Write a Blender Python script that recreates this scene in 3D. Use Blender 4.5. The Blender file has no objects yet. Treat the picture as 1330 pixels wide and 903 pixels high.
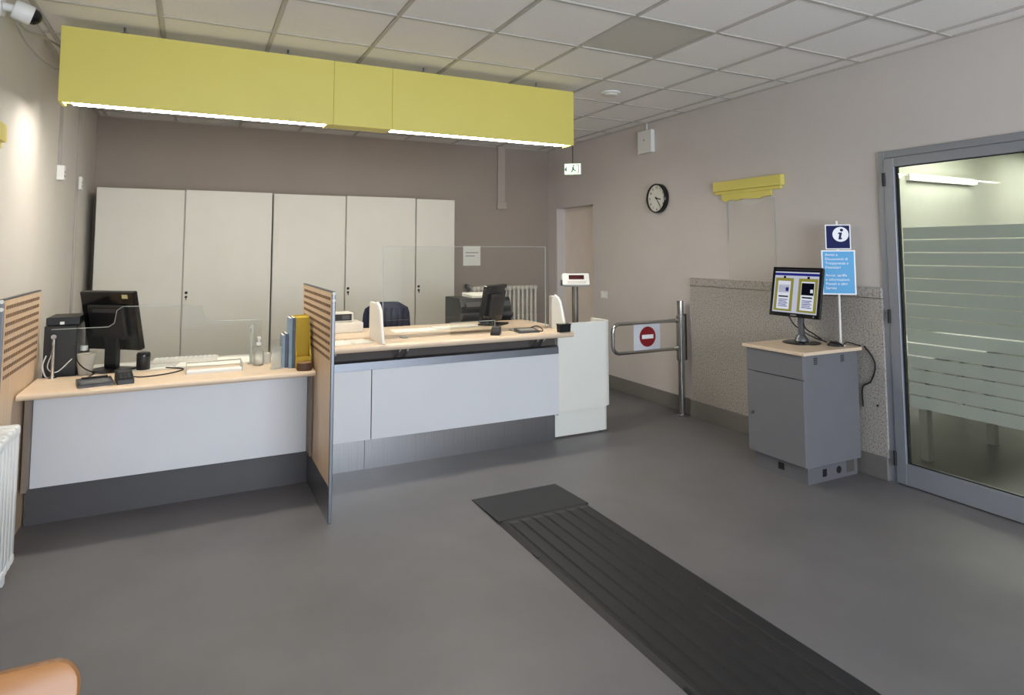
import bpy, bmesh, math, random
from mathutils import Vector, Matrix
random.seed(4)
sc = bpy.context.scene
COL = sc.collection
PI = math.pi

# ------------------------------------------------------------------ camera
cam_d = bpy.data.cameras.new('camera')
cam = bpy.data.objects.new('camera', cam_d)
COL.objects.link(cam)
sc.camera = cam
cam_d.sensor_width = 36.0
cam_d.lens = 826.29 / 1330 * 36
cam_d.shift_x = (665 - 671.83) / 1330
cam_d.shift_y = (267.7 - 451.5) / 1330
cam_d.clip_start = 0.02
yaw, pitch, roll = 0.4684, 0.0707, -0.0014
_right = Vector((math.cos(yaw), -math.sin(yaw), 0))
_fwd = Vector((math.sin(yaw), math.cos(yaw), 0))
_up = Vector((0, 0, 1))
_f2 = _fwd * math.cos(pitch) + _up * math.sin(pitch)
_u2 = -_fwd * math.sin(pitch) + _up * math.cos(pitch)
_r3 = _right * math.cos(roll) + _u2 * math.sin(roll)
_u3 = -_right * math.sin(roll) + _u2 * math.cos(roll)
cam.matrix_world = Matrix(((_r3.x, _u3.x, -_f2.x, 0), (_r3.y, _u3.y, -_f2.y, 0),
                           (_r3.z, _u3.z, -_f2.z, 1.514), (0, 0, 0, 1)))

# ------------------------------------------------------------------ world (overcast sky) and exposure
world = bpy.data.worlds.new('sky')
sc.world = world
world.use_nodes = True
_bg = world.node_tree.nodes['Background']
_bg.inputs[0].default_value = (0.82, 0.90, 1.0, 1)
_bg.inputs[1].default_value = 13.0
sc.view_settings.view_transform = 'Standard'
sc.view_settings.look = 'None'
sc.view_settings.gamma = 1.0
sc.view_settings.use_curve_mapping = False
sc.view_settings.exposure = 0.0

OFFICE_FILL_STRENGTH = 7.5     # added fill lamps over the clerks' side
TUBE_STRENGTH = 45.0      # the two fluorescent strips under the yellow pelmet
ANNEX_STRENGTH = 9.0     # strip lamp in the room behind the glass door
ANNEX_FILL_STRENGTH = 11.0     # added fill lamps in the room behind the glass door


def portal(name, loc, rot, sx, sy):
    d = bpy.data.lights.new(name, 'AREA')
    d.shape = 'RECTANGLE'
    d.size, d.size_y = sx, sy
    d.cycles.is_portal = True
    o = bpy.data.objects.new(name, d)
    o.location = loc
    o.rotation_euler = rot
    COL.objects.link(o)


# daylight opening: the street front behind the viewer
portal('daylight_portal', (1.65, -2.69, 1.35), (PI / 2, 0, 0), 3.7, 2.3)

# ------------------------------------------------------------------ materials
MATS = {}


def lin(c):
    return tuple(((v / 255) / 12.92) if v / 255 <= 0.04045 else (((v / 255) + 0.055) / 1.055) ** 2.4 for v in c)


def mat(name, rgb, rough=0.5, metal=0.0, var=0.06, scale=8.0, bump=0.0, bscale=60.0, stretch=None,
        spec=0.5, detail=4.0, coat=0.0):
    """procedural principled material: base colour modulated by noise, optional fine relief"""
    if name in MATS:
        return MATS[name]
    m = bpy.data.materials.new(name)
    m.use_nodes = True
    nt = m.node_tree
    b = nt.nodes['Principled BSDF']
    c = lin(rgb)
    tc = nt.nodes.new('ShaderNodeTexCoord')
    mp = nt.nodes.new('ShaderNodeMapping')
    if stretch:
        mp.inputs['Scale'].default_value = stretch
    nt.links.new(tc.outputs['Object'], mp.inputs[0])
    n = nt.nodes.new('ShaderNodeTexNoise')
    n.inputs['Scale'].default_value = scale
    n.inputs['Detail'].default_value = detail
    nt.links.new(mp.outputs[0], n.inputs[0])
    r = nt.nodes.new('ShaderNodeValToRGB')
    r.color_ramp.elements[0].position = 0.3
    r.color_ramp.elements[1].position = 0.7
    r.color_ramp.elements[0].color = tuple(max(0, v * (1 - var)) for v in c) + (1,)
    r.color_ramp.elements[1].color = tuple(min(1, v * (1 + var)) for v in c) + (1,)
    nt.links.new(n.outputs[0], r.inputs[0])
    nt.links.new(r.outputs[0], b.inputs['Base Color'])
    b.inputs['Roughness'].default_value = rough
    b.inputs['Metallic'].default_value = metal
    b.inputs['Specular IOR Level'].default_value = spec
    b.inputs['Coat Weight'].default_value = coat
    if bump > 0:
        n2 = nt.nodes.new('ShaderNodeTexNoise')
        n2.inputs['Scale'].default_value = bscale
        n2.inputs['Detail'].default_value = 3
        nt.links.new(mp.outputs[0], n2.inputs[0])
        bp = nt.nodes.new('ShaderNodeBump')
        bp.inputs['Strength'].default_value = bump
        bp.inputs['Distance'].default_value = 0.004
        nt.links.new(n2.outputs[0], bp.inputs['Height'])
        nt.links.new(bp.outputs[0], b.inputs['Normal'])
    MATS[name] = m
    return m


def emit(name, rgb, strength):
    m = bpy.data.materials.new(name)
    m.use_nodes = True
    nt = m.node_tree
    nt.nodes.remove(nt.nodes['Principled BSDF'])
    e = nt.nodes.new('ShaderNodeEmission')
    e.inputs[0].default_value = lin(rgb) + (1,)
    e.inputs[1].default_value = strength
    nt.links.new(e.outputs[0], nt.nodes['Material Output'].inputs[0])
    MATS[name] = m
    return m


def clear(name, tint=(0.94, 0.97, 0.95), refl=1.45, haze=0.0, hazecol=(200, 205, 200)):
    """thin sheet of glass or acrylic: see-through with a Fresnel reflection and optional milky haze"""
    m = bpy.data.materials.new(name)
    m.use_nodes = True
    nt = m.node_tree
    nt.nodes.remove(nt.nodes['Principled BSDF'])
    t = nt.nodes.new('ShaderNodeBsdfTransparent')
    t.inputs[0].default_value = tint + (1,)
    g = nt.nodes.new('ShaderNodeBsdfGlossy')
    g.inputs['Roughness'].default_value = 0.02
    fr = nt.nodes.new('ShaderNodeFresnel')
    fr.inputs[0].default_value = refl
    mx = nt.nodes.new('ShaderNodeMixShader')
    nt.links.new(fr.outputs[0], mx.inputs[0])
    nt.links.new(t.outputs[0], mx.inputs[1])
    nt.links.new(g.outputs[0], mx.inputs[2])
    out = mx.outputs[0]
    if haze > 0:
        tr = nt.nodes.new('ShaderNodeBsdfTranslucent')
        tr.inputs[0].default_value = lin(hazecol) + (1,)
        df = nt.nodes.new('ShaderNodeBsdfDiffuse')
        df.inputs[0].default_value = lin(hazecol) + (1,)
        m1 = nt.nodes.new('ShaderNodeMixShader')
        m1.inputs[0].default_value = 0.5
        nt.links.new(tr.outputs[0], m1.inputs[1])
        nt.links.new(df.outputs[0], m1.inputs[2])
        m2 = nt.nodes.new('ShaderNodeMixShader')
        m2.inputs[0].default_value = haze
        nt.links.new(out, m2.inputs[1])
        nt.links.new(m1.outputs[0], m2.inputs[2])
        out = m2.outputs[0]
    nt.links.new(out, nt.nodes['Material Output'].inputs[0])
    MATS[name] = m
    return m


def granite(name):
    m = bpy.data.materials.new(name)
    m.use_nodes = True
    nt = m.node_tree
    b = nt.nodes['Principled BSDF']
    tc = nt.nodes.new('ShaderNodeTexCoord')
    v = nt.nodes.new('ShaderNodeTexNoise')
    v.inputs['Scale'].default_value = 95
    v.inputs['Detail'].default_value = 6
    v.inputs['Roughness'].default_value = 0.7
    nt.links.new(tc.outputs['Object'], v.inputs[0])
    r = nt.nodes.new('ShaderNodeValToRGB')
    e = r.color_ramp.elements
    e[0].position = 0.36
    e[0].color = lin((92, 88, 86)) + (1,)
    e[1].position = 0.60
    e[1].color = lin((184, 179, 173)) + (1,)
    k = e.new(0.47)
    k.color = lin((164, 158, 150)) + (1,)
    nt.links.new(v.outputs[0], r.inputs[0])
    nt.links.new(r.outputs[0], b.inputs['Base Color'])
    b.inputs['Roughness'].default_value = 0.45
    MATS[name] = m
    return m


def wood(name, rgb, rgb2, rough=0.4, stretch=(1.2, 14, 14), bump=0.0):
    m = bpy.data.materials.new(name)
    m.use_nodes = True
    nt = m.node_tree
    b = nt.nodes['Principled BSDF']
    tc = nt.nodes.new('ShaderNodeTexCoord')
    mp = nt.nodes.new('ShaderNodeMapping')
    mp.inputs['Scale'].default_value = stretch
    n = nt.nodes.new('ShaderNodeTexNoise')
    n.inputs['Scale'].default_value = 3.0
    n.inputs['Detail'].default_value = 5
    n.inputs['Distortion'].default_value = 0.6
    r = nt.nodes.new('ShaderNodeValToRGB')
    r.color_ramp.elements[0].position = 0.3
    r.color_ramp.elements[1].position = 0.72
    r.color_ramp.elements[0].color = lin(rgb2) + (1,)
    r.color_ramp.elements[1].color = lin(rgb) + (1,)
    nt.links.new(tc.outputs['Object'], mp.inputs[0])
    nt.links.new(mp.outputs[0], n.inputs[0])
    nt.links.new(n.outputs[0], r.inputs[0])
    nt.links.new(r.outputs[0], b.inputs['Base Color'])
    b.inputs['Roughness'].default_value = rough
    MATS[name] = m
    return m


M_floor = mat('floor_vinyl', (111, 108, 110), 0.42, var=0.10, scale=2.2, bump=0.05, bscale=160, detail=9)
M_wall = mat('greige_paint', (204, 197, 192), 0.75, var=0.02, scale=2.5, bump=0.10, bscale=180)
M_wallback = mat('taupe_paint', (158, 146, 136), 0.75, var=0.02, scale=2.5, bump=0.10, bscale=180)
M_wallleft = mat('pale_paint', (204, 199, 191), 0.75, var=0.02, scale=2.5, bump=0.10, bscale=180)
M_tile = mat('ceiling_tile', (238, 234, 228), 0.9, var=0.035, scale=90, bump=0.25, bscale=140)
M_tilegrey = mat('ceiling_tile_grey', (198, 194, 182), 0.7, var=0.03, scale=60, bump=0.1, bscale=140)
M_grid = mat('ceiling_grid_metal', (188, 183, 175), 0.5, var=0.02)
M_white = mat('white_laminate', (226, 227, 230), 0.38, var=0.015, scale=3)
M_cab = mat('cabinet_cream', (212, 208, 196), 0.5, var=0.02, scale=3)
M_cabdark = mat('cabinet_dark_plinth', (70, 68, 66), 0.6)  # dark colour of the cabinet plinths
M_yellow = mat('yellow_lacquer', (220, 207, 106), 0.45, var=0.02, scale=3)
M_maple = wood('maple_top', (230, 208, 182), (220, 196, 168), 0.35)
M_maplev = wood('maple_panel', (220, 194, 164), (208, 180, 148), 0.4, stretch=(14, 14, 1.0))
M_chairwood = wood('beech_ply', (170, 118, 70), (156, 104, 58), 0.35, stretch=(1.5, 14, 14))
M_steel = mat('brushed_steel', (178, 178, 180), 0.28, 1.0, var=0.10, scale=6, stretch=(60, 60, 0.6))
M_alu = mat('brushed_aluminium', (122, 125, 131), 0.42, 1.0, var=0.05, scale=5, stretch=(1, 60, 60))
M_chrome = mat('polished_chrome', (190, 190, 190), 0.12, 1.0, var=0.02)
M_endwhite = mat('end_unit_white', (238, 238, 230), 0.4, var=0.012, scale=3)
M_darkkick = mat('dark_grey_plinth', (84, 82, 84), 0.45, var=0.03)
M_base = mat('grey_baseboard', (118, 114, 110), 0.5, var=0.03)
M_greyside = mat('grey_side_panel', (150, 145, 138), 0.5, var=0.02)
M_sidebrown = mat('brown_side_panel', (140, 126, 112), 0.5, var=0.02)
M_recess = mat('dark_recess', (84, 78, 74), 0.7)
M_rubber = mat('black_rubber', (31, 31, 34), 0.55, var=0.12, scale=12, bump=0.15, bscale=220)
M_black = mat('black_plastic', (20, 20, 22), 0.42, var=0.08, bump=0.05, bscale=400)
M_gloss = mat('black_gloss', (14, 14, 16), 0.12, var=0.05)
M_charcoal = mat('charcoal_plastic', (62, 62, 64), 0.45, var=0.05)
M_kiosk = mat('kiosk_grey_steel', (112, 112, 116), 0.42, var=0.03, scale=5, bump=0.04, bscale=200)
M_kioskdk = mat('kiosk_plinth_grey', (102, 102, 105), 0.5, var=0.03)
M_alugrey = mat('door_frame_aluminium', (144, 148, 156), 0.38, 0.35, var=0.02)
M_plastic = mat('white_plastic', (232, 231, 226), 0.4, var=0.02)
M_beige = mat('beige_plastic', (214, 208, 196), 0.45, var=0.02)
M_rad = mat('radiator_enamel', (216, 209, 197), 0.35, var=0.02)
M_radw = mat('radiator_white_enamel', (236, 238, 238), 0.3, var=0.01)
M_navy = mat('navy_fabric', (24, 28, 52), 0.9, var=0.12, scale=120, bump=0.3, bscale=300)
M_paper = mat('paper', (240, 238, 228), 0.8, var=0.015)
M_greydesk = mat('grey_desk_laminate', (196, 196, 190), 0.5, var=0.02)
M_slot = mat('brown_slot', (104, 74, 52), 0.8)
M_red = mat('sign_red', (136, 20, 26), 0.45, var=0.02)
M_signblue = mat('sign_light_blue', (58, 156, 212), 0.45, var=0.02)
M_signnavy = mat('sign_navy', (18, 28, 84), 0.6, var=0.02, spec=0.2)
M_pure = mat('print_white', (245, 246, 248), 0.5, var=0.0)
M_green = mat('exit_green', (20, 130, 66), 0.5, var=0.02)
M_brown = mat('brown_leatherette', (84, 58, 40), 0.5, var=0.08)
M_folder = mat('folder_mustard', (206, 176, 46), 0.6, var=0.04)
M_maga = mat('magazine_slate', (74, 84, 104), 0.5, var=0.15, scale=14)
M_magb = mat('magazine_pale_blue', (142, 162, 176), 0.5, var=0.12, scale=14)
M_redscr = mat('dark_red_display', (70, 16, 18), 0.3)
M_ink = mat('ink_black', (22, 22, 24), 0.6)
M_annexwall = mat('annex_paint', (226, 229, 220), 0.8, var=0.02)
M_outfr = mat('window_frame_grey', (150, 152, 156), 0.45, var=0.02)
M_granite = granite('granite')
M_glass = clear('door_glass', (0.90, 0.95, 0.92))
M_winglass = clear('window_glass', (0.97, 0.97, 0.97), 1.3)
M_acryl = clear('acrylic', (0.965, 0.97, 0.965), 1.09, haze=0.015, hazecol=(225, 225, 220))
M_edge = clear('acrylic_edge', (0.9, 0.95, 0.93), 1.5, haze=0.6, hazecol=(225, 230, 226))
M_frost = clear('frosted_film', (0.88, 0.93, 0.90), 1.4, haze=0.72, hazecol=(205, 212, 204))
M_gel = clear('sanitizer_clear', (0.92, 0.93, 0.92), 1.4, haze=0.3, hazecol=(225, 225, 220))
M_lamp = emit('fluorescent_tube', (255, 249, 238), TUBE_STRENGTH)
M_annexlamp = emit('annex_tube', (255, 248, 232), ANNEX_STRENGTH)
M_officefill = emit('added_office_lamp', (255, 249, 238), OFFICE_FILL_STRENGTH)
M_annexfill = emit('added_annex_lamp', (255, 246, 232), ANNEX_FILL_STRENGTH)
M_exit = emit('exit_face', (226, 255, 214), 1.6)
M_scr = emit('screen_white', (206, 210, 226), 0.75)
M_scrblue = emit('screen_blue', (44, 50, 150), 0.6)
M_scryel = emit('screen_olive', (170, 164, 80), 0.6)
M_scrpaper = emit('screen_page', (228, 232, 244), 0.8)
M_scrdark = emit('screen_dark', (30, 30, 50), 0.3)

# ------------------------------------------------------------------ geometry helpers


def box(bm, x0, x1, y0, y1, z0, z1, bev=0.0, seg=2):
    v = [bm.verts.new(p) for p in ((x0, y0, z0), (x1, y0, z0), (x1, y1, z0), (x0, y1, z0),
                                   (x0, y0, z1), (x1, y0, z1), (x1, y1, z1), (x0, y1, z1))]
    fs = [bm.faces.new([v[i] for i in f]) for f in
          ((3, 2, 1, 0), (4, 5, 6, 7), (0, 1, 5, 4), (1, 2, 6, 5), (2, 3, 7, 6), (3, 0, 4, 7))]
    if bev > 0:
        es = list({e for f in fs for e in f.edges})
        bmesh.ops.bevel(bm, geom=es, offset=bev, segments=seg, profile=0.5, affect='EDGES')
    return bm


def B(*a, **k):
    return box(bmesh.new(), *a, **k)


def prism(bm, pts, axis, a0, a1, bev=0.0):
    """extrude a 2-D outline along an axis; pts are the two other coordinates in x,y,z order"""
    def mk(p, a):
        if axis == 'x':
            return (a, p[0], p[1])
        if axis == 'y':
            return (p[0], a, p[1])
        return (p[0], p[1], a)
    lo = [bm.verts.new(mk(p, a0)) for p in pts]
    hi = [bm.verts.new(mk(p, a1)) for p in pts]
    n = len(pts)
    fs = [bm.faces.new(lo), bm.faces.new(hi)]
    for i in range(n):
        fs.append(bm.faces.new((lo[i], lo[(i + 1) % n], hi[(i + 1) % n], hi[i])))
    bmesh.ops.recalc_face_normals(bm, faces=fs)
    if bev > 0:
        es = list({e for f in fs[:2] for e in f.edges})
        bmesh.ops.bevel(bm, geom=es, offset=bev, segments=2, profile=0.5, affect='EDGES')
    return bm


def tube(bm, pts, r, seg=10, cap=True):
    """round tube along a polyline"""
    pts = [Vector(p) for p in pts]
    rings = []
    prev = None
    for i, p in enumerate(pts):
        if i == 0:
            d = pts[1] - p
        elif i == len(pts) - 1:
            d = p - pts[i - 1]
        else:
            d = (pts[i + 1] - p).normalized() + (p - pts[i - 1]).normalized()
        d.normalize()
        if prev is None:
            a = Vector((0, 0, 1)) if abs(d.z) < 0.9 else Vector((1, 0, 0))
            u = d.cross(a).normalized()
        else:
            u = (prev - d * prev.dot(d)).normalized()
        prev = u
        w = d.cross(u)
        rr = r[i] if isinstance(r, (list, tuple)) else r
        rings.append([bm.verts.new(p + (u * math.cos(2 * PI * k / seg) + w * math.sin(2 * PI * k / seg)) * rr)
                      for k in range(seg)])
    for a, b in zip(rings, rings[1:]):
        for k in range(seg):
            bm.faces.new((a[k], a[(k + 1) % seg], b[(k + 1) % seg], b[k]))
    if cap:
        bm.faces.new(list(reversed(rings[0])))
        bm.faces.new(rings[-1])
    return bm


def T(pts, r, seg=10):
    return tube(bmesh.new(), pts, r, seg)


def lathe(bm, prof, c=(0, 0, 0), seg=24, axis='z'):
    """surface of revolution; prof is [(radius, height)]"""
    rings = []
    for r, h in prof:
        ring = []
        for k in range(seg):
            a = 2 * PI * k / seg
            p = (r * math.cos(a), r * math.sin(a), h)
            if axis == 'x':
                p = (h, p[0], p[1])
            elif axis == 'y':
                p = (p[0], h, p[1])
            ring.append(bm.verts.new((p[0] + c[0], p[1] + c[1], p[2] + c[2])))
        rings.append(ring)
    for a, b in zip(rings, rings[1:]):
        for k in range(seg):
            bm.faces.new((a[k], a[(k + 1) % seg], b[(k + 1) % seg], b[k]))
    bm.faces.new(list(reversed(rings[0])))
    bm.faces.new(rings[-1])
    bmesh.ops.recalc_face_normals(bm, faces=bm.faces)
    return bm


def L(prof, c=(0, 0, 0), seg=24, axis='z'):
    return lathe(bmesh.new(), prof, c, seg, axis)


def smooth_path(pts, n=6):
    """Catmull-Rom through points"""
    P = [Vector(p) for p in pts]
    P = [P[0] * 2 - P[1]] + P + [P[-1] * 2 - P[-2]]
    out = []
    for i in range(1, len(P) - 2):
        for k in range(n):
            t = k / n
            a, b, c, d = P[i - 1], P[i], P[i + 1], P[i + 2]
            out.append(0.5 * (2 * b + (c - a) * t + (2 * a - 5 * b + 4 * c - d) * t * t + (3 * b - a - 3 * c + d) * t ** 3))
    out.append(P[-2])
    return out


def to_mesh(name, bm, m, smooth=False):
    me = bpy.data.meshes.new(name)
    if smooth:
        for f in bm.faces:
            f.smooth = True
    bm.to_mesh(me)
    bm.free()
    me.materials.append(m)
    if smooth:
        try:
            me.set_sharp_from_angle(angle=math.radians(38))
        except Exception:
            pass
    return me


def set_props(o, label=None, cat=None, group=None, kind=None):
    if label:
        o['label'] = label
    if cat:
        o['category'] = cat
    if group:
        o['group'] = group
    if kind:
        o['kind'] = kind
    return o


def thing(name, label, cat, loc=(0, 0, 0), rotz=0.0, group=None, kind=None):
    o = bpy.data.objects.new(name, None)
    o.empty_display_size = 0.1
    COL.objects.link(o)
    o.location = loc
    o.rotation_euler = (0, 0, rotz)
    return set_props(o, label, cat, group, kind)


def origin(o):
    p = Vector((0, 0, 0))
    while o:
        p += o.location
        o = o.parent
    return p


def part(parent, name, bm, m, smooth=False, local=False, label=None):
    """one mesh object under its thing; vertices in world coordinates unless local"""
    if not local:
        bmesh.ops.translate(bm, verts=bm.verts, vec=-origin(parent))
    o = bpy.data.objects.new(name, to_mesh(name, bm, m, smooth))
    COL.objects.link(o)
    o.parent = parent
    if label:
        o['label'] = label
    return o


def share(parent, name, me, loc, rot=None):
    o = bpy.data.objects.new(name, me)
    COL.objects.link(o)
    o.parent = parent
    o.location = Vector(loc) - origin(parent)
    if rot:
        o.rotation_euler = rot
    return o


def single(name, bm, m, label, cat, group=None, kind=None, smooth=False, loc=None):
    o = bpy.data.objects.new(name, None if bm is None else None)
    bpy.data.objects.remove(o)
    if loc is not None:
        bmesh.ops.translate(bm, verts=bm.verts, vec=-Vector(loc))
    o = bpy.data.objects.new(name, to_mesh(name, bm, m, smooth))
    COL.objects.link(o)
    if loc is not None:
        o.location = loc
    return set_props(o, label, cat, group, kind)


def struct(name, bm, m, label=None):
    o = bpy.data.objects.new(name, to_mesh(name, bm, m))
    COL.objects.link(o)
    o['kind'] = 'structure'
    if label:
        o['label'] = label
    return o


def text(parent, name, body, size, m, matrix, align='LEFT', depth=0.0006, shear=0.0):
    """lettering as a mesh child; matrix places the text plane in the parent's space"""
    cu = bpy.data.curves.new(name, 'FONT')
    cu.body = body
    cu.size = size
    cu.align_x = align
    cu.extrude = depth
    cu.shear = shear
    cu.resolution_u = 3
    tmp = bpy.data.objects.new(name, cu)
    COL.objects.link(tmp)
    dg = bpy.context.evaluated_depsgraph_get()
    me = bpy.data.meshes.new_from_object(tmp.evaluated_get(dg))
    COL.objects.unlink(tmp)
    bpy.data.objects.remove(tmp)
    me.transform(matrix)
    me.materials.clear()
    me.materials.append(m)
    o = bpy.data.objects.new(name, me)
    COL.objects.link(o)
    o.parent = parent
    return o


def holed(bm, axis, a0, a1, u0, u1, z0, z1, holes):
    """wall slab of thickness a0..a1 with rectangular openings (u0,u1,z0,z1)"""
    us = sorted({u0, u1, *[h[0] for h in holes], *[h[1] for h in holes]})
    for ua, ub in zip(us, us[1:]):
        hs = sorted([(h[2], h[3]) for h in holes if h[0] <= ua and h[1] >= ub])
        z = z0
        segs = []
        for ha, hb in hs:
            if ha > z:
                segs.append((z, ha))
            z = hb
        if z < z1:
            segs.append((z, z1))
        for za, zb in segs:
            if axis == 'x':
                box(bm, a0, a1, ua, ub, za, zb)
            else:
                box(bm, ua, ub, a0, a1, za, zb)
    bmesh.ops.remove_doubles(bm, verts=bm.verts, dist=0.0001)
    return bm


# ------------------------------------------------------------------ the room shell
XL, XL2, XR, YB, YF, ZC = -0.865, -0.885, 4.156, 7.30, -2.60, 2.839
struct('floor', B(-1.1, 13.0, YF - 0.2, YB + 0.2, -0.1, 0.0), M_floor, 'grey speckled vinyl floor')

# left wall: nearer length stands 2 cm proud of the far one
bm = bmesh.new()
box(bm, -1.05, XL, YF, 4.72, 0, ZC + 0.12)
box(bm, -1.05, XL2, 4.72, YB + 0.12, 0, ZC + 0.12)
struct('wall_left', bm, M_wallleft, 'pale off-white left wall')
struct('wall_back', B(XL2, XR + 0.12, YB, YB + 0.12, 0, ZC + 0.12), M_wallback, 'taupe back wall above the cream cabinets')
DY0, DY1, DZ = 1.62, 2.726, 2.17
NY0, NY1, NZ = 6.231, 7.106, 2.06
bm = bmesh.new()
holed(bm, 'x', XR, XR + 0.16, YF, YB, 0, ZC + 0.12, [(DY0, DY1, 0, DZ), (NY0, NY1, 0, NZ)])
struct('wall_right', bm, M_wall, 'warm grey right wall with clock')
bm = bmesh.new()
holed(bm, 'y', YF - 0.15, YF, -1.05, XR + 0.16, 0, ZC + 0.12, [(-0.2, 3.5, 0.2, 2.5)])
struct('wall_front', bm, M_wall, 'street front wall with wide window behind the viewer')

# window (street front)


def window(name, axis, a, u0, u1, z0, z1, nm):
    t = bpy.data.objects.new(name, None)
    COL.objects.link(t)
    t['kind'] = 'structure'
    t['label'] = 'grey framed window letting in daylight'
    fr = bmesh.new()
    w = 0.06
    du = (u1 - u0) / nm

    def bb(b, ua, ub, za, zb, d0, d1):
        if axis == 'x':
            box(b, a + d0, a + d1, ua, ub, za, zb)
        else:
            box(b, ua, ub, a + d0, a + d1, za, zb)
    bb(fr, u0, u1, z0, z0 + w, -0.03, 0.03)
    bb(fr, u0, u1, z1 - w, z1, -0.03, 0.03)
    for i in range(nm + 1):
        uc = u0 + du * i
        ua, ub = max(u0, uc - w / 2), min(u1, uc + w / 2)
        bb(fr, ua, ub, z0 + w, z1 - w, -0.03, 0.03)
    part(t, 'window_frame', fr, M_outfr)
    for i in range(nm):
        g = bmesh.new()
        bb(g, u0 + du * i + w / 2, u0 + du * (i + 1) - w / 2, z0 + w, z1 - w, -0.003, 0.003)
        part(t, 'pane', g, M_winglass)


window('window_1', 'y', YF - 0.08, -0.2, 3.5, 0.2, 2.5, 4)

# suspended ceiling: slab, T-bars and every tile
ceil = struct('ceiling', B(-1.05, XR + 0.16, YF - 0.15, YB + 0.12, ZC + 0.05, ZC + 0.12), M_tile,
              'suspended ceiling of pale square tiles in a metal grid')
gx = [3.989 - 0.6 * k for k in range(0, 9)]
gy = [2.234 + 0.6 * k for k in range(-8, 9)]
for x in gx:
    part(ceil, 'grid_bar', B(x - 0.012, x + 0.012, YF, YB, ZC - 0.004, ZC + 0.02, bev=0.002, seg=1), M_grid)
for y in gy:
    part(ceil, 'grid_bar', B(XL, XR, y - 0.012, y + 0.012, ZC - 0.003, ZC + 0.02, bev=0.002, seg=1), M_grid)
part(ceil, 'edge_trim', B(XR - 0.018, XR, YF, YB, ZC - 0.006, ZC + 0.02), M_grid)
part(ceil, 'edge_trim', B(XL, XR, YB - 0.018, YB, ZC - 0.006, ZC + 0.02), M_grid)
part(ceil, 'edge_trim', B(XL2, XL2 + 0.03, YF, YB, ZC - 0.006, ZC + 0.02), M_grid)
xs = [XL2] + sorted(gx) + [XR]
ys = [YF] + sorted(gy) + [YB]
cache = {}
lamp_cells = {(1.889, 1.334), (0.089, 0.734)}
for i in range(len(xs) - 1):
    for j in range(len(ys) - 1):
        cxm, cym = (xs[i] + xs[i + 1]) / 2, (ys[j] + ys[j + 1]) / 2
        w, h = xs[i + 1] - xs[i] - 0.022, ys[j + 1] - ys[j] - 0.022
        if w < 0.01 or h < 0.01:
            continue
        grey = abs(cxm - 2.489) < 0.05 and abs(cym - 3.134) < 0.05
        key = (round(w, 3), round(h, 3), grey)
        if key not in cache:
            b = B(-w / 2, w / 2, -h / 2, h / 2, 0, 0.014, bev=0.004, seg=1)
            cache[key] = to_mesh('tile', b, M_tilegrey if grey else M_tile)
        o = share(ceil, 'tile', cache[key], (cxm, cym, ZC + 0.004 + random.uniform(-0.001, 0.001)))
        if grey:
            o['label'] = 'bare grey ceiling tile without the pale finish'

# baseboards
bm = bmesh.new()
box(bm, XR - 0.014, XR, 4.60, NY0, 0, 0.145, bev=0.003, seg=1)
struct('baseboard_right', bm, M_base, 'grey vinyl baseboard under the warm grey right wall')
bm = bmesh.new()
box(bm, XL2, XL2 + 0.012, 5.2, YB, 0, 0.13)
struct('baseboard_left', bm, M_base, 'grey vinyl baseboard along left wall')

# granite wainscot on the right wall, slabs and cap stones with open joints
wn = bpy.data.objects.new('trim_1', None)
COL.objects.link(wn)
wn['kind'] = 'structure'
wn['label'] = 'grey speckled granite wainscot between turnstile and glass door'
WY = [2.735, 3.21, 4.595]
part(wn, 'backing', B(XR - 0.008, XR + 0.001, WY[0], WY[-1], 0, 1.255), M_recess)
for a, b in zip(WY, WY[1:]):
    part(wn, 'slab', B(XR - 0.030, XR - 0.006, a + 0.0008, b - 0.0008, 0.14, 1.190, bev=0.0015, seg=1), M_granite)
for a, b in ((2.735, 3.65), (3.65, 4.595)):
    part(wn, 'cap_stone', B(XR - 0.034, XR - 0.004, a + 0.001, b - 0.001, 1.193, 1.264, bev=0.003, seg=1), M_granite)
part(wn, 'plinth', B(XR - 0.044, XR - 0.006, 2.735, 4.61, 0, 0.148, bev=0.003, seg=1), M_base)
part(wn, 'drill_hole', L([(0.008, 0), (0.008, -0.002)], (XR - 0.030, 2.796, 0.475), 12, 'x'), M_ink)

# ------------------------------------------------------------------ back passage niche in the right wall (door_2)
d2 = bpy.data.objects.new('door_2', None)
COL.objects.link(d2)
d2['kind'] = 'structure'
d2['label'] = 'plain beige door set deep in the right wall by the corner'
M_door2 = mat('beige_door', (240, 228, 217), 0.6, var=0.02)
part(d2, 'door_leaf', B(XR + 0.122, XR + 0.16, NY0, NY1, 0.0, NZ, bev=0.002, seg=1), M_door2)
part(d2, 'jamb', B(XR + 0.002, XR + 0.122, NY1 - 0.02, NY1 - 0.0005, 0, NZ - 0.0005), M_wall)
part(d2, 'jamb', B(XR + 0.002, XR + 0.122, NY0 + 0.0005, NY0 + 0.02, 0, NZ - 0.0005), M_wall)

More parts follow.
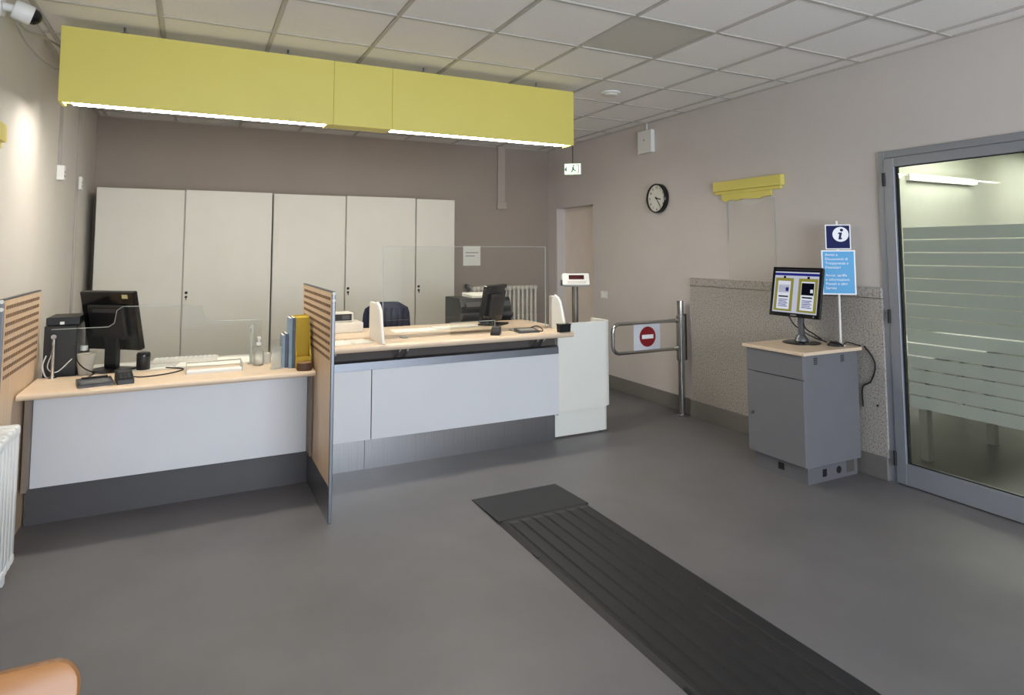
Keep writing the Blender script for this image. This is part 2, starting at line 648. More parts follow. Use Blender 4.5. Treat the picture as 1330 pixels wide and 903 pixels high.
# ------------------------------------------------------------------ glass door (door_1) in the right wall
d1 = bpy.data.objects.new('door_1', None)
COL.objects.link(d1)
d1['kind'] = 'structure'
d1['label'] = 'aluminium framed glass door with frosted horizontal bands'
fx0, fx1 = XR - 0.016, XR + 0.05
bm = bmesh.new()
box(bm, fx0, fx1, DY1 - 0.035, DY1 + 0.012, 0, DZ + 0.012, bev=0.002, seg=1)
box(bm, fx0, fx1, DY0 - 0.012, DY0 + 0.035, 0, DZ + 0.012, bev=0.002, seg=1)
box(bm, fx0, fx1, DY0 + 0.035, DY1 - 0.035, DZ - 0.035, DZ + 0.012, bev=0.002, seg=1)
part(d1, 'door_frame', bm, M_alugrey)
ly0, ly1, lz0, lz1 = DY0 + 0.038, DY1 - 0.038, 0.008, DZ - 0.038
lx0, lx1 = XR - 0.026, XR + 0.034
sw = 0.068
bm = bmesh.new()
box(bm, lx0, lx1, ly1 - sw, ly1, lz0, lz1, bev=0.002, seg=1)
box(bm, lx0, lx1, ly0, ly0 + sw, lz0, lz1, bev=0.002, seg=1)
box(bm, lx0, lx1, ly0 + sw, ly1 - sw, lz1 - 0.062, lz1, bev=0.002, seg=1)
box(bm, lx0, lx1, ly0 + sw, ly1 - sw, lz0, lz0 + 0.135, bev=0.002, seg=1)
leaf = part(d1, 'door_leaf', bm, M_alugrey)
gy0, gy1, gz0, gz1 = ly0 + sw, ly1 - sw, lz0 + 0.135, lz1 - 0.062
part(leaf, 'pane', B(XR - 0.002, XR + 0.006, gy0, gy1, gz0, gz1), M_glass)
bm = bmesh.new()
for (a, b, c, d) in ((gy0, gy0 + 0.006, gz0, gz1), (gy1 - 0.006, gy1, gz0, gz1), (gy0, gy1, gz0, gz0 + 0.006), (gy0, gy1, gz1 - 0.006, gz1)):
    box(bm, XR - 0.010, XR - 0.0025, a, b, c, d)
part(leaf, 'rubber_gasket', bm, M_ink)
ftop, fbot, nb = 1.665, 0.505, 14
ph = (ftop - fbot) / nb
fm = None
for i in range(nb):
    z1 = ftop - i * ph
    o = part(leaf, 'frosted_band', B(XR - 0.0045, XR - 0.0027, gy0 + 0.012, gy1 - 0.03, z1 - ph + 0.006, z1 - 0.002), M_frost)
for z in (1.99, 1.08, 0.16):
    part(d1, 'hinge', T([(lx0 - 0.006, DY1 - 0.037, z - 0.045), (lx0 - 0.006, DY1 - 0.037, z + 0.045)], 0.009, 10), M_ink, smooth=True)
bm = B(lx0 - 0.010, lx0, ly0 + 0.014, ly0 + 0.052, 0.92, 1.12, bev=0.003)
tube(bm, [(lx0 - 0.008, ly0 + 0.033, 1.04), (lx0 - 0.055, ly0 + 0.033, 1.04), (lx0 - 0.055, ly0 + 0.155, 1.04)], 0.010, 10)
part(leaf, 'door_handle', bm, M_ink, smooth=True)

# the room behind the glass door
struct('wall_annex_back', B(XR + 0.16, 13.0, 4.75, 4.87, 0, 2.9), M_annexwall, 'pale wall of the room behind the glass door')
struct('wall_annex_front', B(XR + 0.16, 13.0, -1.6, -1.48, 0, 2.9), M_annexwall, 'pale wall at the near end of the room behind the glass door')
struct('wall_annex_side', B(12.9, 13.0, -1.48, 4.75, 0, 2.9), M_annexwall, 'far pale wall of the room behind the glass door')
struct('ceiling_annex', B(XR + 0.16, 13.0, -1.6, 4.87, 2.9, 3.0), M_annexwall, 'white ceiling of the room behind the glass door')
al = thing('wall_strip_lamp', 'lit white strip lamp high on wall behind the glass door', 'lamp', (8.4, 4.6, 2.40))
part(al, 'housing', B(7.72, 9.10, 4.70, 4.749, 2.365, 2.45, bev=0.004), M_plastic)
part(al, 'diffuser', B(7.74, 9.08, 4.655, 4.6995, 2.375, 2.415, bev=0.006), M_annexlamp)
al2 = thing('wall_strip_lamp', 'second strip lamp mostly hidden by the frame of the glass door', 'lamp', (6.9, 4.6, 2.40))
part(al2, 'housing', B(6.1, 7.50, 4.70, 4.749, 2.365, 2.45, bev=0.004), M_plastic)
part(al2, 'diffuser', B(6.12, 7.48, 4.655, 4.6995, 2.375, 2.415, bev=0.006), M_annexlamp)
for x, w in ((5.6, 'nearer'), (8.0, 'middle'), (10.4, 'farthest')):  # unseen ceiling lamps, added to brighten the annex wall
    t = thing('added_ceiling_lamp', w + ' added ceiling fill lamp of the room behind the glass door', 'lamp', (x, 3.9, 2.88), group='added annex fill lamps')
    part(t, 'frame', B(x - 0.6, x + 0.6, 3.5, 4.3, 2.885, 2.9), M_plastic)
    part(t, 'diffuser', B(x - 0.57, x + 0.57, 3.53, 4.27, 2.88, 2.8845), M_annexfill)
tb = thing('white_table', 'white legged table seen through the clear foot of the glass door', 'table', (5.2, 3.2, 0))
part(tb, 'tabletop', B(4.70, 6.60, 2.78, 3.65, 0.71, 0.74, bev=0.004), M_white)
for x, y in ((4.77, 2.87), (5.62, 2.87), (6.52, 2.87), (4.77, 3.58), (6.52, 3.58)):
    part(tb, 'leg', B(x - 0.03, x + 0.03, y - 0.03, y + 0.03, 0, 0.71, bev=0.004), M_white)

# ------------------------------------------------------------------ yellow pelmet over the counters
CX0, CX1, CY0, CY1, CZ0, CZ1 = -0.712, 2.686, 4.30, 4.47, 2.358, 2.793
pel = thing('light_pelmet', 'long yellow light pelmet hung from the ceiling over the counters', 'light fixture', (0.99, 4.38, CZ0))
mid0, mid1 = 0.80, 1.20
for a, b in ((CX0, mid0), (mid0, mid1), (mid1, CX1)):
    part(pel, 'front_panel', B(a + 0.0007, b - 0.0007, CY0, CY0 + 0.018, CZ0, CZ1, bev=0.0015, seg=1), M_yellow)
part(pel, 'back_panel', B(CX0 + 0.001, CX1 - 0.001, CY1 - 0.018, CY1, CZ0 + 0.02, CZ1), M_yellow)
part(pel, 'end_panel', B(CX0, CX0 + 0.018, CY0 + 0.0185, CY1 - 0.0185, CZ0, CZ1), M_yellow)
part(pel, 'end_panel', B(CX1 - 0.018, CX1, CY0 + 0.0185, CY1 - 0.0185, CZ0, CZ1), M_yellow)
part(pel, 'top_panel', B(CX0 + 0.019, CX1 - 0.019, CY0 + 0.019, CY1 - 0.019, CZ1 - 0.02, CZ1), M_yellow)
part(pel, 'bottom_panel', B(mid0 - 0.04, mid1, CY0 + 0.019, CY1 - 0.019, CZ0 + 0.001, CZ0 + 0.016), M_yellow)
for a, b in ((CX0 + 0.055, mid0 - 0.045), (mid1 + 0.004, CX1 - 0.06)):
    part(pel, 'tube_tray', B(a - 0.004, b + 0.004, CY0 + 0.019, CY1 - 0.019, CZ0 + 0.05, CZ0 + 0.062), M_plastic)
    part(pel, 'fluorescent_diffuser', B(a, b, CY0 + 0.024, CY0 + 0.125, CZ0 + 0.004, CZ0 + 0.047, bev=0.008), M_lamp)
for x in (-0.41, 0.51, 1.44, 2.37):
    b = T([(x, CY0 + 0.05, CZ1 - 0.005), (x, CY0 + 0.05, ZC + 0.002)], 0.006, 8)
    box(b, x - 0.02, x + 0.02, CY0 + 0.03, CY0 + 0.07, CZ1 - 0.001, CZ1 + 0.014)
    part(pel, 'hanger', b, M_alu)

# added unseen lamps behind the pelmet, brightening the cabinets and far left wall
for x, w in ((0.389, 'left'), (2.189, 'right')):
    t = thing('added_ceiling_lamp', 'added square fill lamp over the ' + w + ' clerk place behind the pelmet', 'lamp', (x, 5.534, ZC - 0.02), group='added office fill lamps')
    part(t, 'frame', B(x - 0.286, x + 0.286, 5.248, 5.820, ZC - 0.008, ZC + 0.002), M_plastic)
    part(t, 'diffuser', B(x - 0.27, x + 0.27, 5.264, 5.804, ZC - 0.012, ZC - 0.0085), M_officefill)

# smoke detector
sd = thing('smoke_detector', 'round white smoke detector on a ceiling tile right of the pelmet', 'smoke detector', (3.07, 4.34, ZC))
part(sd, 'base', L([(0.085, 0.0), (0.085, -0.012), (0.08, -0.014)], (3.07, 4.34, ZC + 0.002), 28), M_plastic, smooth=True)
part(sd, 'sensor_dome', L([(0.066, -0.0145), (0.058, -0.030), (0.03, -0.036)], (3.07, 4.34, ZC + 0.002), 24), M_beige, smooth=True)

# ------------------------------------------------------------------ storage cabinets along the back wall
CF, CB = 6.83, 7.285


def cabinet(label, x0, x1, splits, locks, gap):
    t = thing('storage_cabinet', label, 'cabinet', ((x0 + x1) / 2, CF, 0), group='cream cabinets along the back wall')
    part(t, 'carcass', B(x0 + 0.002, x1 - 0.002, CF + 0.022, CB, 0.0, 2.09), M_cab)
    ed = [x0 + gap] + splits + [x1]
    for i in range(len(ed) - 1):
        a, b = ed[i], ed[i + 1]
        lift = 0.004 if i % 2 else 0.0
        dr = part(t, 'door', B(a + 0.005, b - 0.005, CF - 0.010 * (i % 2), CF + 0.020 - 0.010 * (i % 2), 0.08, 2.098 + lift, bev=0.003, seg=1), M_cab)
        for lx in locks:
            if a < lx < b:
                yy = CF - 0.010 * (i % 2)
                k = L([(0.014, 0.0), (0.014, -0.006), (0.011, -0.007)], (lx, yy, 1.125), 14, 'y')
                part(dr, 'lock', k, M_ink, smooth=True)
                k = L([(0.012, 0.0), (0.012, -0.008)], (lx, yy, 1.085), 14, 'y')
                box(k, lx - 0.003, lx + 0.003, yy - 0.024, yy - 0.008, 1.055, 1.088)
                part(dr, 'key', k, M_ink)
    part(t, 'plinth', B(x0 + 0.01, x1 - 0.01, CF + 0.03, CB - 0.02, 0.0, 0.079), M_cabdark)
    return t


cabinet('wide cream two-door storage cabinet in the back left corner', -0.812, 0.689, [-0.095], [-0.06], 0.0)
cabinet('cream two-door storage cabinet between wide and narrow cabinets', 0.697, 2.186, [1.42], [1.452], 0.0)
cabinet('narrow single-door cream cabinet at the right end of the row', 2.192, 2.656, [], [2.228], 0.0)

# ------------------------------------------------------------------ left low counter
LZ, LT = 0.74, 0.772
lc = thing('service_counter', 'low maple-topped service counter with white front at the left', 'counter', (-0.04, 4.4, 0))


def edge_top(x0, x1, y0, y1, z0, z1):
    r = (z1 - z0) / 2
    pts = [(y1, z0), (y1, z1)]
    for k in range(7):
        a = PI / 2 + PI * k / 6
        pts.append((y0 + r + r * math.cos(a), (z0 + z1) / 2 + r * math.sin(a)))
    return prism(bmesh.new(), pts, 'x', x0, x1)


part(lc, 'countertop', edge_top(-0.80, 0.694, 4.15, 4.655, LZ, LT), M_maple, smooth=True)
part(lc, 'front_panel', B(-0.772, 0.688, 4.420, 4.440, 0.212, LZ - 0.001, bev=0.0015, seg=1), M_white)
part(lc, 'side_panel', B(-0.80, -0.774, 4.36, 4.46, 0.212, LZ - 0.001), M_sidebrown)
part(lc, 'side_panel', B(0.6895, 0.704, 4.30, 4.46, 0.212, LZ - 0.001), M_sidebrown)
part(lc, 'kick_plate', B(-0.80, 0.704, 4.470, 4.482, 0.0, 0.2115), M_darkkick)
wd = thing('work_desk', 'pale grey clerk desk behind the low maple counter', 'desk', (-0.04, 4.9, 0))
part(wd, 'desktop', B(-0.80, 0.69, 4.662, 5.12, 0.735, 0.762, bev=0.003), M_greydesk)
for x in (-0.78, 0.66):
    part(wd, 'leg', B(x - 0.015, x + 0.015, 4.70, 5.08, 0.0, 0.734), M_greyside)

# ------------------------------------------------------------------ slotted partitions


def partition(label, x, y0, y1, ztop, slots_rows, kick):
    t = thing('counter_partition', label, 'partition', (x, (y0 + y1) / 2, 0), group='slotted maple partitions')
    w = 0.009
    part(t, 'wood_panel', B(x - w, x + w, y0 + 0.012, y1, 0.20 if kick else 0.0, ztop - 0.008), M_maplev)
    bm_ = bmesh.new()
    box(bm_, x - 0.0105, x + 0.0105, y0, y0 + 0.0115, 0.0, ztop - 0.004, bev=0.004)
    part(t, 'edge_profile', bm_, M_alu)
    part(t, 'top_profile', B(x - 0.0105, x + 0.0105, y0 + 0.0125, y1, ztop - 0.0075, ztop, bev=0.002), M_alu)
    if kick:
        part(t, 'kick_plate', B(x - w - 0.001, x + w + 0.001, y0 + 0.012, y1, 0.0, 0.199), M_steel)
    for zz in (ztop - 0.012, ztop - 0.05):
        part(t, 'end_button', L([(0.009, -0.006), (0.010, 0.0), (0.006, 0.006)], (x, y0 - 0.001, zz), 14, 'y'), M_plastic, smooth=True)
    # each row of slots: short rounded openings cut as dark inlays through the board
    n = int((y1 - y0 - 0.09) / 0.034)
    for rr in range(slots_rows):
        z = ztop - 0.045 - rr * 0.0425
        b_ = bmesh.new()
        for k in range(n):
            y = y0 + 0.05 + 0.034 * k
            box(b_, x - w - 0.0012, x + w + 0.0012, y, y + 0.021, z - 0.009, z + 0.009)
        o = part(t, 'slot_row', b_, M_slot)
        o['kind'] = 'stuff'
    return t


partition('slotted maple partition with steel edge standing between the two counters', 0.716, 3.73, 4.81, 1.285, 9, True)
partition('slotted maple partition against left wall above the white radiator', -0.822, 3.88, 4.72, 1.285, 9, False)

# ------------------------------------------------------------------ right counter
RB, RT = 0.850, 0.892
rc = thing('service_counter', 'higher maple-topped service counter with brushed steel plinth', 'counter', (1.68, 4.4, 0))
part(rc, 'countertop', edge_top(0.734, 2.632, 4.235, 4.560, RB, RT), M_maple, smooth=True)
part(rc, 'front_panel', B(0.734, 1.126, 4.482, 4.500, 0.212, 0.690, bev=0.0015, seg=1), M_white)
part(rc, 'front_panel', B(1.132, 2.634, 4.482, 4.500, 0.212, 0.690, bev=0.0015, seg=1), M_white)
part(rc, 'steel_rail', prism(bmesh.new(), [(4.472, 0.692), (4.476, 0.744), (4.488, 0.752), (4.53, 0.754), (4.53, 0.692)], 'x', 0.734, 2.634), M_alu)
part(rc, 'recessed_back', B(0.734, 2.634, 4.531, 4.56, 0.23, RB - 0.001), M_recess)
part(rc, 'kick_plate', B(0.734, 1.098, 4.540, 4.5505, 0.0, 0.229), M_steel)
part(rc, 'kick_plate', B(1.100, 2.634, 4.5365, 4.5505, 0.0, 0.229), M_steel)
for x in (0.80, 1.30, 2.40):
    for dx in (0.0, 0.055):
        b = prism(bmesh.new(), [(4.36, RB - 0.0005), (4.49, 0.755), (4.515, 0.755), (4.40, RB - 0.0005)], 'x', x + dx, x + dx + 0.012)
        part(rc, 'bracket', b, M_chrome)
wd2 = thing('work_desk', 'pale clerk desk behind the higher maple counter', 'desk', (1.68, 4.95, 0))
part(wd2, 'desktop', B(0.74, 2.62, 4.561, 5.10, 0.872, 0.906, bev=0.004), M_maple)
for x in (0.76, 2.58):
    part(wd2, 'leg', B(x - 0.015, x + 0.015, 4.70, 5.06, 0.0, 0.8715), M_greyside)

# white end unit with a rounded outer corner
eu = thing('counter_end_unit', 'white curved end unit closing the higher counter by the turnstile', 'counter end', (2.9, 4.6, 0))


def curved_panel(x0, x1, yf, yb, r, t, z0, z1):
    out, inn = [(x0, yf)], [(x0, yf + t)]
    for k in range(9):
        a = -PI / 2 + (PI / 2) * k / 8
        out.append((x1 - r + r * math.cos(a), yf + r + r * math.sin(a)))
        inn.append((x1 - r + (r - t) * math.cos(a), yf + r + (r - t) * math.sin(a)))
    out.append((x1, yb))
    inn.append((x1 - t, yb))
    return prism(bmesh.new(), out + inn[::-1], 'z', z0, z1)


part(eu, 'shell_panel', curved_panel(2.648, 3.178, 4.500, 4.80, 0.085, 0.022, 0.225, 0.925), M_endwhite, smooth=True)
part(eu, 'edge_strip', B(2.6355, 2.6475, 4.490, 4.53, 0.20, 0.848), M_plastic)
part(eu, 'plinth_panel', curved_panel(2.636, 3.172, 4.558, 4.78, 0.05, 0.02, 0.012, 0.224), M_endwhite, smooth=True)
for x, y in ((2.66, 4.575), (3.10, 4.575), (3.155, 4.75)):
    part(eu, 'foot', L([(0.016, 0), (0.013, 0.0115)], (x, y, 0), 12), M_black)
part(eu, 'side_panel', B(2.640, 2.660, 4.582, 5.05, 0.012, 0.90), M_endwhite)

# ------------------------------------------------------------------ counter fins


def fin(label, x, y0, y1):
    t = thing('counter_fin', label, 'divider', (x, (y0 + y1) / 2, RB), group='white fins on the higher counter')
    pts = [(y0 - 0.0, RT + 0.0005), (y0 + 0.02, RT + 0.03), (y0 + 0.085, RT + 0.215), (y0 + 0.12, RT + 0.245), (y0 + 0.17, RT + 0.262),
           (y1 - 0.01, RT + 0.262), (y1, RT + 0.25), (y1, RT + 0.0005)]
    part(t, 'fin_panel', prism(bmesh.new(), pts, 'x', x - 0.010, x + 0.010, bev=0.002), M_plastic)
    e = [(x, a - 0.003, b + 0.002) for a, b in pts[:5]]
    part(t, 'edge_trim', T(e, 0.011, 8), M_plastic, smooth=True)
    return t


fin('white rounded divider fin in the middle of the higher counter before the chair', 1.145, 4.245, 4.60)
fin('white rounded divider fin at the right end of the higher counter', 2.60, 4.30, 4.55)

# ------------------------------------------------------------------ clear screens
g2 = thing('counter_screen', 'tall clear acrylic screen standing on the higher counter', 'screen', (1.85, 4.50, RT))
part(g2, 'sheet', B(1.205, 2.530, 4.497, 4.503, RT + 0.13, 1.548), M_acryl)
part(g2, 'sheet_foot', B(1.205, 2.06, 4.497, 4.503, RT + 0.002, RT + 0.1295), M_acryl)
part(g2, 'polished_edge', B(2.527, 2.532, 4.4955, 4.5045, RT + 0.002, 1.549), M_edge)
part(g2, 'polished_edge', B(2.46, 2.5265, 4.4955, 4.5045, 1.5445, 1.5495), M_edge)
part(g2, 'polished_edge', B(1.2035, 1.207, 4.4955, 4.5045, RT + 0.002, 1.549), M_edge)
bm = bmesh.new()
box(bm, 1.21, 2.455, 4.4965, 4.5035, 1.5465, 1.549)
part(g2, 'top_edge', bm, M_edge)
for x in (1.36, 2.24):
    part(g2, 'foot', B(x - 0.02, x + 0.02, 4.46, 4.54, RT, RT + 0.012, bev=0.003), M_edge)
ps = thing('transaction_window', 'small clear acrylic bridge over the pass-through of the tall screen', 'screen', (1.9, 4.44, RT))
bm = bmesh.new()
box(bm, 1.70, 2.06, 4.455, 4.460, RT + 0.001, RT + 0.092)
part(ps, 'sheet', bm, M_acryl)
bm = bmesh.new()
box(bm, 1.70, 2.06, 4.4545, 4.4605, RT + 0.0925, RT + 0.096)
box(bm, 2.0605, 2.064, 4.4545, 4.4605, RT + 0.001, RT + 0.096)
part(ps, 'polished_edge', bm, M_edge)

g1 = thing('counter_screen', 'low stepped clear acrylic screen on steel posts on the low counter', 'screen', (-0.16, 4.63, LT))
pts = [(-0.74, 0.83), (-0.74, 1.054), (-0.455, 1.054), (-0.425, 1.075), (-0.415, 1.15), (-0.385, 1.175),
       (0.055, 1.165), (0.075, 1.06), (0.42, 1.055), (0.42, 0.83)]
part(g1, 'sheet', prism(bmesh.new(), pts, 'y', 4.622, 4.627), M_acryl)
part(g1, 'polished_edge', T([(a, 4.6245, b + 0.002) for a, b in pts[1:9]], 0.0022, 6), M_edge)
for x in (-0.722, 0.355):
    b = T([(x, 4.61, LT), (x, 4.61, 1.02)], 0.009, 12)
    lathe(b, [(0.022, 0), (0.022, 0.006)], (x, 4.61, LT), 16)
    lathe(b, [(0.014, -0.012), (0.014, 0.011)], (x, 4.61, 1.015), 12, 'y')
    part(g1, 'steel_post' if x < 0 else 'clear_post', b, M_chrome if x < 0 else M_edge, smooth=True)

# ------------------------------------------------------------------ things on the low counter
tw = thing('desktop_computer', 'black desktop computer tower in the left corner of the clerk desk', 'computer', (-0.70, 4.9, 0.762))
part(tw, 'case', B(-0.785, -0.625, 4.72, 5.08, 0.763, 1.065, bev=0.006), M_charcoal)
part(tw, 'front_bezel', B(-0.787, -0.623, 4.700, 4.7195, 0.763, 1.067, bev=0.005), M_black)
bx_ = thing('network_box', 'flat black box lying on the desktop computer tower', 'box', (-0.70, 4.85, 1.068))
part(bx_, 'body', B(-0.785, -0.615, 4.73, 5.02, 1.068, 1.115, bev=0.004), M_black)
part(bx_, 'sticker', B(-0.715, -0.693, 4.7285, 4.7299, 1.073, 1.090), M_paper)


def local_box(t, name, m, *a, **k):
    return part(t, name, B(*a, **k), m, local=True)


# monitor of the left clerk seen from behind
lm = thing('computer_monitor', 'black computer monitor seen from behind on the left clerk desk', 'monitor', (-0.46, 4.80, 0.762), rotz=math.radians(-38))
local_box(lm, 'base', M_black, -0.11, 0.11, -0.09, 0.11, 0, 0.014, bev=0.006)
local_box(lm, 'stand_column', M_black, -0.045, 0.045, 0.005, 0.040, 0.0145, 0.36, bev=0.006)
R_ = Matrix.Translation((0, -0.0, 0.33)) @ Matrix.Rotation(math.radians(13), 4, 'X')


def tilt_part(t, name, bm, m, Mx, **k):
    bmesh.ops.transform(bm, matrix=Mx, verts=bm.verts)
    return part(t, name, bm, m, local=True, **k)


hd = tilt_part(lm, 'housing', B(-0.195, 0.195, -0.012, 0.03, -0.205, 0.175, bev=0.007), M_gloss, R_)
tilt_part(lm, 'rear_bulge', B(-0.13, 0.13, -0.040, -0.0125, -0.115, 0.095, bev=0.012), M_black, R_)
tilt_part(lm, 'vent', B(-0.09, 0.09, -0.0425, -0.0405, 0.05, 0.075), M_charcoal, R_)
tilt_part(lm, 'sticker', B(0.115, 0.155, -0.0145, -0.0125, 0.135, 0.160), mat('label_cream', (196, 184, 130), 0.7), R_)
tilt_part(lm, 'screen', B(-0.18, 0.18, 0.0305, 0.032, -0.155, 0.16), M_gloss, R_)

sp = thing('signature_pad', 'dark signature pad lying near the left end of the low counter', 'signature pad', (-0.475, 4.30, LT), rotz=math.radians(12))
part(sp, 'body', prism(bmesh.new(), [(-0.08, 0), (-0.08, 0.012), (0.08, 0.028), (0.08, 0)], 'x', -0.085, 0.085, bev=0.003), M_charcoal, local=True)
tilt_part(sp, 'display', B(-0.07, 0.07, -0.045, 0.03, 0.0, 0.003), mat('pad_glass', (120, 122, 124), 0.2), Matrix.Translation((0, 0, 0.0195)) @ Matrix.Rotation(math.atan(0.1), 4, 'X'))
part(sp, 'cord', T(smooth_path([(0.02, 0.075, 0.02), (0.05, 0.13, 0.005), (-0.02, 0.20, 0.005), (0.03, 0.28, 0.02)]), 0.004, 6), M_black, smooth=True, local=True)
part(sp, 'pen', T([(-0.06, 0.055, 0.033), (0.065, 0.05, 0.033)], 0.005, 8), M_black, local=True)


def card_reader(label, x, y, z, rz, s=1.0):
    t = thing('card_reader', label, 'card reader', (x, y, z), rotz=rz)
    part(t, 'body', prism(bmesh.new(), [(-0.075 * s, 0), (-0.075 * s, 0.025 * s), (0.07 * s, 0.062 * s), (0.085 * s, 0.045 * s), (0.08 * s, 0)], 'x', -0.042 * s, 0.042 * s, bev=0.005), M_black, local=True)
    Mx = Matrix.Translation((0, 0, 0.0455 * s)) @ Matrix.Rotation(math.atan(0.255), 4, 'X')
    tilt_part(t, 'display', B(-0.03 * s, 0.03 * s, 0.02 * s, 0.06 * s, 0, 0.002), M_charcoal, Mx)
    for i in range(3):
        for j in range(4):
            tilt_part(t, 'key', B((-0.026 + 0.019 * i) * s, (-0.012 + 0.019 * i) * s, (-0.056 + 0.018 * j) * s, (-0.045 + 0.018 * j) * s, 0, 0.003), M_charcoal, Mx)
    return t


card_reader('small black card reader with keypad on the low counter', -0.335, 4.30, LT, math.radians(10))
card_reader('black card reader with keypad on the higher counter', 2.03, 4.37, RT, math.radians(-30), 0.85)

# black canister behind the reader
pc = thing('pen_canister', 'small black canister standing behind the left card reader', 'canister', (-0.27, 4.75, 0.762))
part(pc, 'body', L([(0.036, 0), (0.039, 0.004), (0.039, 0.085)], (-0.27, 4.75, 0.7625), 24), M_black, smooth=True)
part(pc, 'lid', L([(0.040, 0.0855), (0.040, 0.100), (0.034, 0.112), (0.012, 0.116)], (-0.27, 4.75, 0.7625), 24), M_gloss, smooth=True)

cp = thing('paper_cup', 'cream paper cup beside the computer tower', 'cup', (-0.575, 4.72, 0.762))
part(cp, 'cup_wall', L([(0.034, 0.0), (0.036, 0.004), (0.050, 0.125), (0.052, 0.128), (0.047, 0.126), (0.034, 0.012)], (-0.575, 4.72, 0.7625), 24), M_beige, smooth=True)
sb = thing('medicine_bottle', 'little brown bottle with white cap behind the paper cup', 'bottle', (-0.600, 4.83, 0.762))
part(sb, 'body', L([(0.024, 0), (0.026, 0.005), (0.026, 0.11), (0.017, 0.125), (0.017, 0.135)], (-0.600, 4.83, 0.7625), 18), M_brown, smooth=True)
part(sb, 'cap', L([(0.021, 0), (0.021, 0.028), (0.018, 0.030)], (-0.600, 4.83, 0.8975), 18), M_plastic, smooth=True)

kb = thing('keyboard', 'pale keyboard lying behind the left monitor', 'keyboard', (-0.03, 5.0, 0.762), rotz=math.radians(-4))
local_box(kb, 'body', M_beige, -0.20, 0.20, -0.07, 0.07, 0.0, 0.018, bev=0.004)
for j in range(4):
    for i in range(13):
        local_box(kb, 'key', M_plastic, -0.19 + i * 0.0294, -0.167 + i * 0.0294, -0.06 + j * 0.031, -0.034 + j * 0.031, 0.0185, 0.024)


def sheet(label, x, y, z, rz, w, h, t=0.004, m=None, grp=None):
    o = single('paper_sheet' if t < 0.01 else 'paper_stack', B(-w / 2, w / 2, -h / 2, h / 2, 0, t), m or M_paper, label, 'paper', group=grp)
    o.location = (x, y, z)
    o.rotation_euler = (0, 0, rz)
    return o


sheet('loose white sheets on the left clerk desk before the monitor', -0.20, 4.73, 0.763, 0.25, 0.21, 0.10, 0.003)
sheet('flat white sheet in the middle of the left clerk desk', 0.14, 4.88, 0.763, -0.15, 0.42, 0.30, 0.002)
sheet('white sheet on the left clerk desk behind the yellow file', 0.46, 4.85, 0.763, 0.1, 0.30, 0.21, 0.003)

tr = thing('document_tray', 'low white document tray in the middle of the low counter', 'tray', (0.13, 4.44, LT))
part(tr, 'tray_floor', B(-0.02, 0.285, 4.385, 4.50, LT, LT + 0.010, bev=0.002), M_plastic)
part(tr, 'tray_rim', prism(bmesh.new(), [(4.378, LT), (4.378, LT + 0.016), (4.384, LT + 0.022), (4.3845, LT)], 'x', -0.02, 0.285), M_plastic)
for x in (-0.026, 0.286):
    part(tr, 'clear_end', B(x, x + 0.004, 4.38, 4.56, LT, LT + 0.05), M_edge)
part(tr, 'clear_cover', B(-0.021, 0.285, 4.52, 4.56, LT + 0.045, LT + 0.049), M_acryl)

bt = thing('sanitizer_bottle', 'clear hand sanitizer pump bottle on the low counter', 'bottle', (0.394, 4.54, LT))
part(bt, 'body', L([(0.030, 0), (0.033, 0.004), (0.033, 0.085), (0.026, 0.108), (0.013, 0.120), (0.013, 0.128)], (0.394, 4.54, LT), 22), M_gel, smooth=True)
b = L([(0.015, 0.1285), (0.015, 0.145), (0.006, 0.147), (0.006, 0.166)], (0.394, 4.54, LT), 16)
box(b, 0.384, 0.404, 4.515, 4.55, LT + 0.1665, LT + 0.184, bev=0.003)
part(bt, 'pump', b, M_plastic, smooth=True)
cc = thing('cotton_cup', 'small white cup right of the sanitizer bottle', 'cup', (0.455, 4.62, LT))
part(cc, 'cup_wall', L([(0.022, 0), (0.028, 0.065), (0.024, 0.063), (0.019, 0.006)], (0.455, 4.60, LT), 18), M_plastic, smooth=True)

ah = thing('leaflet_holder', 'small upright clear acrylic leaflet holder left of the yellow file', 'leaflet holder', (0.49, 4.36, LT))
part(ah, 'front_sheet', B(0.455, 0.512, 4.335, 4.338, LT + 0.001, LT + 0.14), M_gel)
part(ah, 'back_sheet', B(0.455, 0.512, 4.375, 4.378, LT + 0.001, LT + 0.18), M_acryl)
part(ah, 'base_plate', B(0.45, 0.517, 4.33, 4.383, LT, LT + 0.003), M_edge)

# mustard magazine file with brochures
mf = thing('magazine_file', 'mustard cardboard magazine file on the low counter against the partition', 'file box', (0.625, 4.40, LT))
prof = [(4.275, LT), (4.275, LT + 0.075), (4.315, LT + 0.12), (4.375, LT + 0.30), (4.395, LT + 0.318), (4.50, LT + 0.318), (4.50, LT)]
part(mf, 'side', prism(bmesh.new(), prof, 'x', 0.594, 0.598), M_folder)
part(mf, 'side', prism(bmesh.new(), prof, 'x', 0.682, 0.686), M_folder)
part(mf, 'spine', B(0.5985, 0.6815, 4.496, 4.50, LT, LT + 0.318), M_folder)
part(mf, 'front_lip', B(0.5985, 0.6815, 4.275, 4.279, LT, LT + 0.075), M_folder)
part(mf, 'bottom', B(0.5985, 0.6815, 4.28, 4.495, LT, LT + 0.003), M_folder)
part(mf, 'brochures', B(0.600, 0.680, 4.36, 4.49, LT + 0.004, LT + 0.310), M_folder)
